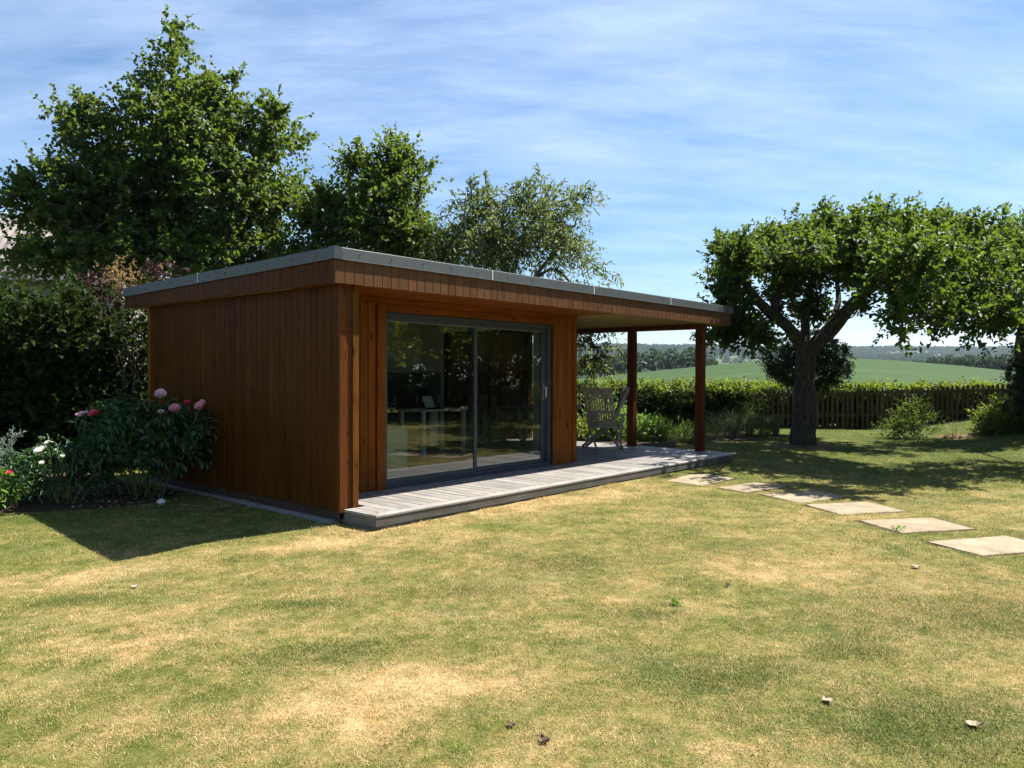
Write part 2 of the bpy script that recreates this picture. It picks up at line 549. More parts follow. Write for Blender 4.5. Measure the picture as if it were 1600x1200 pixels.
M['straw'] = leaf_mat('dead stalks', (0.22, 0.17, 0.10), (0.34, 0.27, 0.17), (0.48, 0.40, 0.27), (0.3, 0.24, 0.12), 0.25, 0.7, 0.1)
M['far_leaf'] = leaf_mat('distant foliage', (0.014, 0.028, 0.011), (0.030, 0.052, 0.019), (0.056, 0.088, 0.032), (0.06, 0.10, 0.02), 0.25, 0.7, 0.1)
M['petal_pink'] = leaf_mat('pink petals', (0.62, 0.24, 0.30), (0.72, 0.33, 0.38), (0.82, 0.48, 0.50), (0.7, 0.3, 0.33), 0.35, 0.6, 0.15)
M['petal_pale'] = leaf_mat('pale pink petals', (0.66, 0.40, 0.46), (0.75, 0.52, 0.56), (0.85, 0.68, 0.70), (0.7, 0.45, 0.5), 0.35, 0.6, 0.15)
M['petal_red'] = leaf_mat('rose red petals', (0.50, 0.04, 0.09), (0.66, 0.07, 0.13), (0.78, 0.14, 0.20), (0.7, 0.07, 0.12), 0.35, 0.6, 0.15)
M['petal_white'] = leaf_mat('white petals', (0.75, 0.74, 0.66), (0.82, 0.81, 0.74), (0.88, 0.87, 0.82), (0.8, 0.8, 0.7), 0.35, 0.6, 0.15)
M['stamen'] = plain('yellow stamens', (0.65, 0.42, 0.08), 0.7, 0.2)
M['stem_green'] = plain('green stems', (0.09, 0.12, 0.04), 0.6, 0.3, var=0.3)
M['stem_brown'] = plain('brown stems', (0.10, 0.07, 0.045), 0.8, 0.2, var=0.3)
M['dead_leaf'] = plain('dead leaf', (0.34, 0.27, 0.19), 0.8, 0.2, var=0.3, scale=40)
M['dead_leaf_dark'] = plain('dark dead leaf', (0.10, 0.06, 0.045), 0.8, 0.2, var=0.3, scale=40)
M['stone'] = plain('pale pebble', (0.55, 0.53, 0.50), 0.8, 0.2, var=0.15, scale=20)

# ------------------------------------------------------------------ lawn colour, shared by the turf and its blades
# worn and lush patches of this lawn: (x, y, rx, ry, angle, amount)  >0 straw, <0 green
PATCHES = []


def patch(px, py, rx, ry, ang, amt):
    g = G(px, py)
    PATCHES.append((g.x, g.y, rx, ry, ang, amt))


patch(640, 1075, 0.62, 0.26, 0.25, 0.55)
patch(470, 1135, 0.38, 0.2, 0.3, 0.45)
patch(730, 800, 2.2, 0.32, 0.76, 0.42)
patch(960, 775, 1.0, 0.35, 0.7, 0.42)
patch(560, 850, 0.9, 0.4, 0.2, 0.3)
patch(110, 905, 0.7, 0.25, 0.4, 0.4)
patch(190, 1010, 0.45, 0.18, 0.3, 0.3)
patch(1150, 890, 0.9, 0.35, 0.0, 0.28)
patch(1110, 1180, 0.3, 0.15, 0.0, 0.4)
patch(1560, 770, 0.8, 0.35, 0.0, 0.30)
patch(1330, 810, 0.6, 0.3, 0.0, 0.15)
patch(470, 945, 0.22, 0.12, 0.1, -0.75)
patch(110, 940, 0.35, 0.16, 0.3, -0.6)
patch(720, 925, 0.3, 0.14, 0.1, -0.4)
patch(1340, 1020, 0.3, 0.15, 0.1, -0.55)
patch(1010, 960, 0.22, 0.1, 0.1, -0.5)
patch(510, 1020, 0.4, 0.16, 0.2, -0.4)
patch(880, 880, 0.5, 0.25, 0.2, -0.25)
patch(1440, 1130, 0.5, 0.3, 0.2, -0.35)
patch(1120, 1060, 0.35, 0.2, 0.2, -0.3)
patch(1500, 960, 0.8, 0.4, 0.2, -0.25)


def lawn_group():
    g = D.node_groups.new('lawn colour', 'ShaderNodeTree')
    g.interface.new_socket('Color', in_out='OUTPUT', socket_type='NodeSocketColor')
    g.interface.new_socket('Dry', in_out='OUTPUT', socket_type='NodeSocketFloat')
    o = g.nodes.new('NodeGroupOutput')
    t = NT.__new__(NT); t.t = g
    p = t.pos()
    n1 = t.noise(p, 0.55, 4, 0.6, 0.4)
    n2 = t.noise(p, 2.6, 5, 0.62, 0.3)
    n3 = t.noise(p, 11, 4, 0.6)
    dry = t.math('ADD', t.math('ADD', t.math('MULTIPLY', n1, 0.7), t.math('MULTIPLY', n2, 0.85)), t.math('MULTIPLY', n3, 0.75))
    dry = t.mapr(dry, 0.76, 1.56, 0.0, 1.0)
    for (x, y, rx, ry, an, am) in PATCHES:
        sb = t.n('VectorMath', operation='SUBTRACT'); t.l(p, sb.inputs[0]); sb.inputs[1].default_value = (x, y, 0)
        mp = t.mapping(sb.outputs[0], rot=(0, 0, -an))
        ml = t.n('VectorMath', operation='MULTIPLY'); t.l(mp, ml.inputs[0]); ml.inputs[1].default_value = (1 / rx, 1 / ry, 0)
        dt = t.n('VectorMath', operation='DOT_PRODUCT'); t.l(ml.outputs[0], dt.inputs[0]); t.l(ml.outputs[0], dt.inputs[1])
        e = t.math('POWER', 2.718, t.math('MULTIPLY', dt.outputs['Value'], -1.0))
        dry = t.math('ADD', dry, t.math('MULTIPLY', t.math('MULTIPLY', e, am * .68 if am > 0 else am * .5), t.mapr(n2, 0.3, 0.7, 0.7, 1.3)))
    # the grass stays greener towards the trees and the shade of the room
    sp = t.n('SeparateXYZ'); t.l(p, sp.inputs[0])
    far = t.math('MULTIPLY', t.mapr(sp.outputs['Y'], 8.0, 14.0, 0, 1), t.mapr(sp.outputs['X'], 1.0, 6.0, 0, 1))
    dry = t.math('SUBTRACT', dry, t.math('MULTIPLY', far, 0.42))
    lf = t.math('MULTIPLY', t.mapr(sp.outputs['Y'], 5.0, 8.0, 0, 1), t.mapr(sp.outputs['X'], -1.6, -3.2, 0, 1))
    dry = t.math('SUBTRACT', dry, t.math('MULTIPLY', lf, 0.25))
    col = t.ramp(dry, [(0.0, (0.081, 0.118, 0.023)), (0.30, (0.164, 0.179, 0.041)), (0.56, (0.305, 0.258, 0.090)), (0.80, (0.486, 0.359, 0.160)), (1.0, (0.610, 0.458, 0.232))])
    hue = t.noise(p, 1.4, 3)
    org = t.noise(t.mapping(p, loc=(5.3, 2.1, 0)), 3.1, 5, 0.65)
    col = t.mix(t.mapr(org, 0.54, 0.72, 0, 0.45), col, t.mix(1.0, col, (1.12, 0.86, 0.62), 'MULTIPLY'))
    col = t.mix(t.mapr(hue, 0.52, 0.68, 0, 0.35), col, t.mix(0.5, col, (0.12, 0.19, 0.10)))
    t.l(col, o.inputs[0]); t.l(dry, o.inputs[1])
    return g


LAWN = lawn_group()
t = NT('lawn turf')
g = t.n('Group'); g.node_tree = LAWN
ps = t.pos()
fine = t.noise(ps, 140, 3, 0.7); mid_ = t.noise(ps, 34, 4, 0.65)
h = t.math('ADD', t.math('MULTIPLY', fine, 0.6), t.math('MULTIPLY', mid_, 0.5))
sh = t.mapr(h, 0.3, 0.8, 0.34, 1.0)
cm = t.n('CombineXYZ')
for i in range(3): t.l(sh, cm.inputs[i])
c = t.mix(1.0, g.outputs[0], cm.outputs[0], 'MULTIPLY')
t.bsdf(c, 0.95, t.bump(h, 0.8, 0.03), 0.08)
M['turf'] = t.m

t = NT('grass blades')
g = t.n('Group'); g.node_tree = LAWN
at = t.n('Attribute'); at.attribute_name = 'rnd'
f = at.outputs['Fac']
r = t.rand()
f2 = t.math('ADD', t.math('MULTIPLY', f, 0.75), t.math('MULTIPLY', r, 0.25))
straw = t.ramp(f2, [(0.0, (0.260, 0.167, 0.070)), (0.55, (0.531, 0.390, 0.192)), (1.0, (0.836, 0.678, 0.429))])
green = t.ramp(f2, [(0.0, (0.054, 0.088, 0.015)), (0.6, (0.145, 0.172, 0.032)), (1.0, (0.316, 0.333, 0.090))])
pick = t.math('ADD', g.outputs[1], t.math('MULTIPLY', t.math('SUBTRACT', t.math('FRACT', t.math('MULTIPLY', f, 13.7)), 0.5), 0.9))
c = t.mix(t.mapr(pick, 0.40, 0.68, 0, 1), green, straw)
c = t.mix(0.22, c, g.outputs[0])
b = t.bsdf(c, 0.6, None, 0.25, surface=False)
tl = t.n('BsdfTranslucent'); t.l(t.mix(1.0, c, (1.25, 1.25, 0.8), 'MULTIPLY'), tl.inputs['Color'])
mx = t.n('MixShader'); mx.inputs[0].default_value = 0.3
t.l(b, mx.inputs[1]); t.l(tl.outputs[0], mx.inputs[2]); t.l(mx.outputs[0], t.out.inputs['Surface'])
M['blades'] = t.m

# field crop, distant hill pasture
t = NT('young crop')
ps = t.pos()
sp = t.n('SeparateXYZ'); t.l(ps, sp.inputs[0])
rows = t.noise(t.mapping(ps, scale=(0.02, 0.22, 0.0), rot=(0, 0, R(12))), 1.0, 5, 0.6, 0.3)
big = t.noise(ps, 0.012, 4)
fi = t.noise(ps, 0.9, 4, 0.7)
k = t.math('ADD', t.math('ADD', t.math('MULTIPLY', rows, 0.55), t.math('MULTIPLY', big, 0.4)), t.math('MULTIPLY', fi, 0.25))
c = t.ramp(k, [(0.4, (0.016, 0.040, 0.009)), (0.6, (0.030, 0.060, 0.014)), (0.8, (0.048, 0.080, 0.022))])
t.bsdf(c, 0.9, t.bump(fi, 0.6, 0.3), 0.1)
M['crop'] = t.m
t = NT('hill pasture')
ps = t.pos()
vo = t.n('TexVoronoi'); vo.inputs['Scale'].default_value = 0.0042; t.l(ps, vo.inputs['Vector'])
c = t.ramp(t.math('ADD', t.math('MULTIPLY', vo.outputs['Color'], 0.8), t.math('MULTIPLY', t.noise(ps, 0.02, 4), 0.2)),
           [(0.2, (0.045, 0.068, 0.024)), (0.5, (0.075, 0.10, 0.040)), (0.8, (0.12, 0.125, 0.055))])
t.bsdf(c, 0.95, None, 0.1)
M['pasture'] = t.m


# ------------------------------------------------------------------ foliage from leaves
def unit(a):
    return a / np.maximum(np.linalg.norm(a, axis=-1, keepdims=True), 1e-9)


def rdir(n, up=0.0):
    v = unit(rng.normal(size=(n, 3)))
    v[:, 2] += up
    return unit(v)


class Leaves:
    def __init__(s):
        s.p = []; s.d = []; s.n = []; s.L = []; s.W = []; s.r = []

    def add(s, p, d, n, L, W, r):
        s.p.append(p); s.d.append(d); s.n.append(n); s.L.append(L); s.W.append(W); s.r.append(r)

    def sprays(s, S, Dr, ln, k, L, W, droop=0.15, spread=0.9, upn=1.0, rbase=None, flat=0.6, taper=0.35, side_up=0.15):
        """shoots from S along Dr with k leaves each"""
        m = len(S)
        tt = (np.arange(k) + 0.6) / k
        t_ = np.repeat(tt[None, :], m, 0) + rng.uniform(-0.4 / k, 0.4 / k, (m, k))
        ln = np.broadcast_to(np.asarray(ln, float), (m,))
        pos = S[:, None, :] + Dr[:, None, :] * (ln[:, None] * t_)[:, :, None]
        pos[:, :, 2] -= droop * ln[:, None] * t_ ** 2
        tan = np.repeat(Dr[:, None, :], k, 1).copy()
        tan[:, :, 2] -= 2 * droop * t_
        tan = unit(tan).reshape(-1, 3)
        side = unit(np.cross(tan, rng.normal(size=(m * k, 3))))
        d = unit(tan * 0.55 + side * spread + np.array([0, 0, side_up]))
        last = (np.arange(m * k) % k) == k - 1
        d[last] = unit(tan[last] + 0.25 * side[last])
        n = np.array([0, 0, upn]) + rng.normal(size=(m * k, 3)) * flat
        n = unit(n - d * (n * d).sum(1, keepdims=True))
        sz = rng.uniform(0.55, 1.2, m * k) * (1 - taper * t_.reshape(-1))
        if rbase is None:
            rbase = rng.uniform(0, 1, m)
        r = np.clip(np.repeat(rbase, k) * 0.55 + rng.uniform(0, 0.45, m * k) + 0.30 * (t_.reshape(-1) - 0.5), 0, 1)
        s.add(pos.reshape(-1, 3), d, n, L * sz, W * sz, r)

    def mesh(s, name, mat, fold=0.22, curl=0.18):
        p = np.concatenate(s.p); d = np.concatenate(s.d); n = np.concatenate(s.n)
        L = np.concatenate(s.L)[:, None]; W = np.concatenate(s.W)[:, None]; r = np.concatenate(s.r)
        b = np.cross(n, d)
        N = len(p)
        v = np.empty((N, 6, 3))
        v[:, 0] = p
        v[:, 1] = p + d * L * 0.34 + b * W * 0.5 + n * W * fold
        v[:, 2] = p + d * L * 0.72 + b * W * 0.38 + n * W * fold * 0.6
        v[:, 3] = p + d * L - n * L * curl
        v[:, 4] = p + d * L * 0.72 - b * W * 0.38 + n * W * fold * 0.6
        v[:, 5] = p + d * L * 0.34 - b * W * 0.5 + n * W * fold
        i = (np.arange(N) * 6)[:, None, None]
        q = np.array([[0, 3, 2, 1], [0, 5, 4, 3]])[None] + i
        return np_mesh(name, v.reshape(-1, 3), q.reshape(-1, 4), mat, np.repeat(r, 6))


def np_mesh(name, verts, quads, mat, rnd=None, tris=None):
    me = D.meshes.new(name)
    me.vertices.add(len(verts))
    me.vertices.foreach_set('co', np.ascontiguousarray(verts, dtype=np.float32).ravel())
    k = quads.shape[1]
    me.loops.add(quads.size)
    me.loops.foreach_set('vertex_index', np.ascontiguousarray(quads, dtype=np.int32).ravel())
    me.polygons.add(len(quads))
    me.polygons.foreach_set('loop_start', np.arange(0, quads.size, k, dtype=np.int32))
    me.update(calc_edges=True)
    if rnd is not None:
        a = me.attributes.new('rnd', 'FLOAT', 'POINT')
        a.data.foreach_set('value', np.ascontiguousarray(rnd, dtype=np.float32))
    if mat is not None:
        me.materials.append(mat)
    return me


def in_ellipsoids(ells, n, bias=0.5):
    """clump centres and outward directions inside a union of ellipsoids"""
    w = np.array([(e[1][0] * e[1][1] * e[1][2]) ** 0.75 * (e[2] if len(e) > 2 else 1) for e in ells])
    cnt = rng.multinomial(n, w / w.sum())
    cs, ds = [], []
    for e, k in zip(ells, cnt):
        u = rdir(k)
        rad = rng.uniform(0, 1, k) ** bias
        c = np.array(e[0]) + u * rad[:, None] * np.array(e[1])
        cs.append(c); ds.append(u)
    return np.concatenate(cs), np.concatenate(ds)


def grow_branches(mb, trunk_nodes, centres, r_min=0.012, r_max=0.05, sides=4):
    nodes = [np.array(p) for p in trunk_nodes]
    arr = np.array(nodes)
    base = arr.mean(0)
    order = np.argsort(np.linalg.norm(centres - arr[len(arr) // 2], axis=1))
    for i in order:
        c = centres[i]
        dd = np.linalg.norm(arr - c, axis=1) + 0.6 * np.maximum(0, arr[:, 2] - c[2])
        j = int(np.argmin(dd))
        a = arr[j]
        L = np.linalg.norm(c - a)
        if L < 0.15:
            continue
        m1 = a + (c - a) * 0.4 + np.array([0, 0, 0.08 * L]) + rng.normal(size=3) * 0.05 * L
        m2 = a + (c - a) * 0.75 + np.array([0, 0, 0.06 * L]) + rng.normal(size=3) * 0.05 * L
        r0 = min(r_max, r_min * 1.2 + 0.018 * L)
        mb.tube([a, m1, m2, c], [r0, r0 * 0.8, r0 * 0.6, r_min * 0.6], sides, cap=False)
        arr = np.vstack([arr, m1, m2, c])


def wobble_tube(mb, pts, rad, n=10, sub=4, amp=0.12):
    """trunk with an uneven surface"""
    pts = [Vector(p) for p in pts]
    P_, R_ = [], []
    m = len(pts)
    for i in range(m - 1):
        p0 = pts[max(i - 1, 0)]; p1 = pts[i]; p2 = pts[i + 1]; p3 = pts[min(i + 2, m - 1)]
        for k in range(sub):
            u = k / sub
            q = 0.5 * ((2 * p1) + (p2 - p0) * u + (2 * p0 - 5 * p1 + 4 * p2 - p3) * u * u + (3 * p1 - p0 - 3 * p2 + p3) * u ** 3)
            P_.append(q); R_.append(rad[i] * (1 - u) + rad[i + 1] * u)
    P_.append(pts[-1]); R_.append(rad[-1])
    b0 = len(mb.v)
    mb.tube(P_, R_, n)
    ph = random.random() * 9
    for i, c in enumerate(P_):
        for k in range(n):
            v = Vector(mb.v[b0 + i * n + k])
            s = 1 + amp * (math.sin(k * 2.1 + ph + i * 0.35) * 0.5 + math.sin(k * 4.7 + i * 0.9 + ph) * 0.3 + random.uniform(-0.35, 0.35))
            mb.v[b0 + i * n + k] = tuple(c + (v - c) * s)
    return P_


def tree(name, label, cat, base, trunk, limbs, ells, clumps, shoots, k, leaf, mat, bmat, shoot_len=(0.35, 0.7), up=0.35, droop=0.15,
         bias=0.5, group=None, crown='crown', spread=0.9, twigs=True, twig_r=0.012, outw=0.9, upn=1.0, extra=None, trunk_name='trunk', flat=0.6):
    """one tree: root empty > trunk (with limbs), crown of single leaves on shoots"""
    base = Vector(base)
    root = empty(name, base)
    tag(root, label, cat, group)
    mb = MB()
    nodes = []
    for (pts, rad, n) in [(trunk[0], trunk[1], 12)] + [(l[0], l[1], 8) for l in limbs]:
        loc = [Vector(p) - base for p in pts]
        nodes += [tuple(p) for p in wobble_tube(mb, loc, rad, n, amp=0.10)[2:]]
    cs, ds = in_ellipsoids([(tuple(Vector(e[0]) - base), *e[1:]) for e in ells], clumps, bias)
    if twigs:
        grow_branches(mb, nodes, cs, twig_r)
    if mb.v:
        mb.build(trunk_name, bmat, root)
    lv = Leaves()
    S = np.repeat(cs, shoots, 0) + rng.normal(size=(len(cs) * shoots, 3)) * 0.10
    Dr = unit(np.repeat(ds, shoots, 0) * outw + rdir(len(S)) * 0.9 + np.array([0, 0, up]))
    ln = rng.uniform(shoot_len[0], shoot_len[1], len(S))
    rb = np.clip(np.repeat(rng.uniform(0, 1, len(cs)), shoots) * 0.5 + rng.uniform(0, 0.5, len(S)), 0, 1)
    lv.sprays(S, Dr, ln, k, leaf[0], leaf[1], droop, spread, upn, rb, flat)
    if extra is not None:
        extra(lv, base)
    o = link(crown, lv.mesh(crown, mat), root)
    o['kind'] = 'stuff'
    return root


# ------------------------------------------------------------------ the ground
def sheet(name, fn, x0, x1, nx, y0, y1, ny, mat):
    xs = np.linspace(x0, x1, nx); ys = np.linspace(y0, y1, ny)
    X, Y = np.meshgrid(xs, ys)
    Z = fn(X, Y)
    v = np.stack([X, Y, Z], -1).reshape(-1, 3)
    i = np.arange((nx - 1) * (ny - 1)); r = i // (nx - 1); c = i % (nx - 1)
    a = r * nx + c
    q = np.stack([a, a + 1, a + nx + 1, a + nx], -1)
    me = np_mesh(name, v, q, mat)
    me.polygons.foreach_set('use_smooth', np.ones(len(q), bool))
    o = link(name, me)
    o['kind'] = 'structure'
    return o


lawn = sheet('lawn', gz, -16, 26, 169, -14, 23, 149, M['turf'])


def crest(x):
    px = 800 + x / 230 * F
    yp = np.interp(px, [300, 700, 900, 950, 1050, 1150, 1250, 1330, 1400, 1500, 1570, 1700, 2100], [600, 600, 592, 586, 576, 567, 560.5, 560, 563, 569.5, 576, 586, 600])
    return CAMZ + (582.5 - yp) / F * 230


def field_z(x, y):
    # look along the sight line so the crest stands where its distance is 230 m
    xx = x / np.maximum(y, 40) * 230
    c = crest(xx)
    t = np.clip((y - 23) / (230 - 23), 0, 1)
    z = -1.6 + (c + 1.6) * np.sin(t * math.pi / 2) ** 1.0
    z = z - sstep(230, 520, y) * (c + 28)
    z = z + 0.05 * np.sin(x * 0.07) * np.sin(y * 0.05)
    return np.where(y < 24, np.minimum(z, -0.6), z)


field = sheet('field', field_z, -320, 520, 211, 22.5, 520, 200, M['crop'])


def hill_z(x, y):
    px = 800 + x / np.maximum(y, 100) * F
    ridge = np.interp(px, [-400, 300, 700, 960, 1040, 1100, 1180, 1300, 1400, 1480, 1560, 1800, 2600], [566, 556, 549, 546.5, 544.5, 543, 546, 546, 545, 546.5, 548, 552, 560])
    top = CAMZ + (582.5 - ridge) / F * 2500
    t = np.clip((y - 560) / (2500 - 560), 0, 1)
    z = -30 + (top + 30) * (0.25 * t + 0.75 * sstep(0.0, 1.0, t))
    z = z + 9 * np.sin(x / 210.0 + 0.8) * np.sin(y / 260.0) * sstep(0, 0.3, t) * (1 - sstep(0.8, 1.0, t))
    z = z - sstep(2500, 4200, y) * 40
    return z


hills = sheet('hills', hill_z, -2600, 3800, 161, 500, 4200, 120, M['pasture'])
# the land all round, down to the horizon, under the garden and the fields
land = sheet('land', lambda x, y: -40.0 + 0 * x, -9000, 9000, 61, -9000, 9000, 61, M['pasture'])
bank = sheet('garden_bank', lambda x, y: np.where((x > -15.5) & (x < 25.5) & (y > -13.5) & (y < 22.4), -0.9, -0.25) - 39.5 * sstep(60, 900, np.hypot(x, y - 4)) , -900, 900, 181, -900, 22.5, 93, M['pasture'])

# planting beds
def bed(name, poly, h=0.05, mat='soil', sub=9):
    """a low uneven mound of soil over a polygon outline"""
    cx = sum(p[0] for p in poly) / len(poly); cy_ = sum(p[1] for p in poly) / len(poly)
    out = []
    for i, p in enumerate(poly):
        q = poly[(i + 1) % len(poly)]
        for k in range(4):
            u = k / 4
            out.append((p[0] * (1 - u) + q[0] * u + random.uniform(-.05, .05), p[1] * (1 - u) + q[1] * u + random.uniform(-.05, .05)))
    vs, fs = [], []
    n = len(out)
    for ring in range(sub + 1):
        s = 1 - ring / sub
        for p in out:
            x = cx + (p[0] - cx) * s; y = cy_ + (p[1] - cy_) * s
            e = min(1, ring / 2.0)
            vs.append((x, y, gzf(x, y) - 0.012 + (h + 0.016) * e + random.uniform(-.012, .018) * e))
    for r_ in range(sub):
        for k in range(n):
            fs.append((r_ * n + k, r_ * n + (k + 1) % n, (r_ + 1) * n + (k + 1) % n, (r_ + 1) * n + k))
    mb = MB(); mb.add(vs, fs, True)
    o = mb.build(name, M[mat]); o['kind'] = 'structure'
    return o


def g2(px, py):
    g = G(px, py); return (g.x, g.y)


BED_LEFT = [g2(-160, 815), g2(40, 802), g2(150, 797), g2(260, 785), (BW(-.12, 3.0).x, BW(-.12, 3.0).y), (BW(-.12, 5.4).x, BW(-.12, 5.4).y), (-7, 13.2), (-11, 12), (-10, 8.6)]
BED_BACK = [g2(1195, 689), g2(1060, 692), (BW(8.0, .9).x, BW(8.0, .9).y), (BW(8.0, 4.2).x, BW(8.0, 4.2).y), (3.2, 20.6), (6.4, 20.9)]
bed('flower_bed', BED_LEFT)
bed('flower_bed', BED_BACK, 0.04)
BED_TREE = [(6.05 + .85 * math.cos(a), 15.85 + .62 * math.sin(a)) for a in np.linspace(0, 2 * math.pi, 9)[:-1]]
bed('tree_mulch', BED_TREE, 0.03, 'litter', 5)
g = G(1500, 682)
BED_SHRUB = [(g.x + .55 * math.cos(a) - .1, g.y + .55 * math.sin(a)) for a in np.linspace(0, 2 * math.pi, 8)[:-1]]
bed('shrub_mulch', BED_SHRUB, 0.03, 'litter', 4)

# ------------------------------------------------------------------ the garden room
room = empty('garden_room', (BX, BY, 0), ROOM_ROT)
tag(room, 'flat-roofed brown timber garden room with sliding glass doors and an open covered end', 'garden room')
BP = 0.1167            # board pitch
ZB, ZS, ZFB = 0.11, 2.372, 2.366


def board_mesh(name, w, h, th=0.019, ch=0.009, mat=None):
    """upright cladding board, front at y=0 facing -y, chamfered edges, standing from z=0"""
    mb = MB()
    g_ = 0.0015
    poly = [(g_, th), (g_, ch), (g_ + ch, 0), (w - g_ - ch, 0), (w - g_, ch), (w - g_, th)]
    mb.prism(poly, 0, h)
    return mb.mesh(name, mat)


def boards(name, mat, h, z, place, n, rot, w=BP):
    me = board_mesh(name, w, h, mat=mat)
    for i in range(n):
        x, y = place(i)
        link(name, me, room, loc=(x, y, z + (random.uniform(-.003, .003) if name == 'wall_board' else 0)), rot=(0, 0, rot))


# side wall (faces -u): boards run from w=0.03 inward
NSIDE = 36
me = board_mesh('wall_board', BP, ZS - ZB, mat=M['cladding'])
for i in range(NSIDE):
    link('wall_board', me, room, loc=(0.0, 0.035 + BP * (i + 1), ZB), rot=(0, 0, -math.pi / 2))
SIDE_END = 0.035 + BP * NSIDE
# front recessed wall (faces -w) at w=0.72
WF = 0.72
UD0, UD1, ZD0, ZD1 = 1.156, 4.349, 0.133, 2.209      # door opening
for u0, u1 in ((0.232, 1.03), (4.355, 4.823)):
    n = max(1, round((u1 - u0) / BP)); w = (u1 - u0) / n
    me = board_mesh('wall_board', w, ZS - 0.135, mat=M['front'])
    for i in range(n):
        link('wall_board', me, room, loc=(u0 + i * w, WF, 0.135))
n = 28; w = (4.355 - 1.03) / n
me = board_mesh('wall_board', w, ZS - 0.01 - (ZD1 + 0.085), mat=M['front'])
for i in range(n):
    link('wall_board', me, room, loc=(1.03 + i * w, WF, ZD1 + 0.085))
# end wall (faces +u) at u=4.9 with a glazed opening
UE = 4.90
me = board_mesh('wall_board', BP, ZS - 0.135, mat=M['front'])
for i in range(28):
    ww = 0.80 + BP * i
    if 1.40 < ww + BP / 2 < 3.45:
        continue
    link('wall_board', me, room, loc=(UE, ww, 0.135), rot=(0, 0, math.pi / 2))
me = board_mesh('wall_board', BP, 0.17, mat=M['front'])
for i in range(28):
    ww = 0.80 + BP * i
    if 1.40 < ww + BP / 2 < 3.45:
        link('wall_board', me, room, loc=(UE, ww, ZS - 0.172), rot=(0, 0, math.pi / 2))
# screen wall at the back of the covered end
me = board_mesh('wall_board', BP, ZS - 0.135, mat=M['front'])
for i in range(25):
    link('wall_board', me, room, loc=(UE + .02 + BP * i, 4.14, 0.135))
# wall cores behind the boards
for (a, b) in (((0.022, 0.04, 0.10), (0.20, SIDE_END, ZS - .004)), ((0.20, WF + .022, 0.137), (1.10, 0.9, ZS - .004)), ((4.36, WF + .022, 0.137), (4.80, 0.9, ZS - .004)),
               ((1.10, WF + .022, ZD1 + .006), (4.36, 0.9, ZS - .004)), ((4.72, 0.9, 0.137), (4.878, 1.40, ZS - .004)), ((4.72, 3.45, .137), (4.878, 4.20, ZS - .004)),
               ((4.72, 1.40, ZS - .17), (4.878, 3.45, ZS - .004)), ((0.20, 4.10, 0.10), (4.72, 4.24, ZS - .004)), ((4.90, 4.162, .137), (7.85, 4.24, ZS - .004))):
    MB().box(*a, *b).build('wall_core', M['gap'], room)
# fin end and its trims: corner batten, recessed strip, inner batten
MB().box(-0.004, -0.002, 0.095, 0.075, 0.034, ZS).build('corner_trim', M['fin'], room, bevel=.004)
MB().box(0.077, 0.014, 0.135, 0.152, 0.034, ZS).build('corner_trim', M['beam_wood'], room)
MB().box(0.154, -0.003, 0.138, 0.228, 0.034, ZS).build('corner_trim', M['fin'], room, bevel=.004)
MB().box(0.202, 0.036, 0.138, 0.226, WF - .002, ZS).build('corner_trim', M['front'], room)
MB().box(-0.004, SIDE_END + .002, 0.095, 0.05, SIDE_END + .07, ZS).build('corner_trim', M['front'], room, bevel=.004)
# door architrave, head trims, right-hand trims
MB().box(1.032, WF - .026, 0.137, UD0 - .004, WF + .02, ZD1 + .084).build('architrave', M['trim_wood'], room, bevel=.003)
MB().box(UD0 - .002, WF - .024, ZD1 + .004, 4.42, WF + .02, ZD1 + .082).build('architrave', M['trim_wood_u'], room, bevel=.003)
MB().box(0.232, WF - .028, ZS - .075, 4.825, WF - .002, ZS - .002).build('head_trim', M['trim_wood_u'], room, bevel=.003)
MB().box(4.828, WF - .014, 0.137, 4.916, WF + .06, ZS - .002).build('corner_trim', M['trim_wood'], room, bevel=.004)
MB().box(4.902, WF + .062, 0.137, 4.922, .80, ZS - .002).build('corner_trim', M['trim_wood'], room)

# roof body, soffit, fascia, grey edge trim
U0, U1, W0, W1 = -0.140, 8.512, -0.107, 4.722
DROP = 0.0145          # fall of the roof to the rear, per metre
def zr(w): return 2.712 - DROP * (w + 0.12)
mb = MB()
mb.add([(U0 + .03, W0 + .03, ZS + .012), (U1 - .03, W0 + .03, ZS + .012), (U1 - .03, W1 - .03, ZS + .012), (U0 + .03, W1 - .03, ZS + .012),
        (U0 + .03, W0 + .03, zr(W0) - .03), (U1 - .03, W0 + .03, zr(W0) - .03), (U1 - .03, W1 - .03, zr(W1) - .03), (U0 + .03, W1 - .03, zr(W1) - .03)],
       [(0, 3, 2, 1), (4, 5, 6, 7), (0, 1, 5, 4), (1, 2, 6, 5), (2, 3, 7, 6), (3, 0, 4, 7)])
mb.build('roof', M['roof'], room)
SBW = 0.118
for i in range(41):
    w = W0 + .022 + SBW * i
    if w > W1 - .1: break
    u0 = U0 + .022 if w < WF - .06 else UE + .02
    if w > WF - .06:
        if w < WF + .1: u0 = UE + .03
    if u0 < 1:
        MB().box(u0, w + .003, ZS + .001, UE + .03, w + SBW - .003, ZS + .011).build('soffit_board', M['trim_wood_u'], room)
        u0 = UE + .034
    MB().box(u0, w + .006, ZS + .001, U1 - .022, w + SBW - .006, ZS + .011).build('soffit_board', M['soffit'], room, bevel=.004)
for w_, u_ in ((0, 0),):
    # soffit over the side and rear eaves
    for i in range(35):
        ww = WF - .06 + .118 * i
    MB().box(U0 + .022, WF + .08, ZS + .001, -.006, W1 - .022, ZS + .011).build('soffit_board', M['soffit'], room)
    MB().box(.0, SIDE_END + .08, ZS + .001, UE, W1 - .022, ZS + .0105).build('soffit_board', M['soffit'], room)
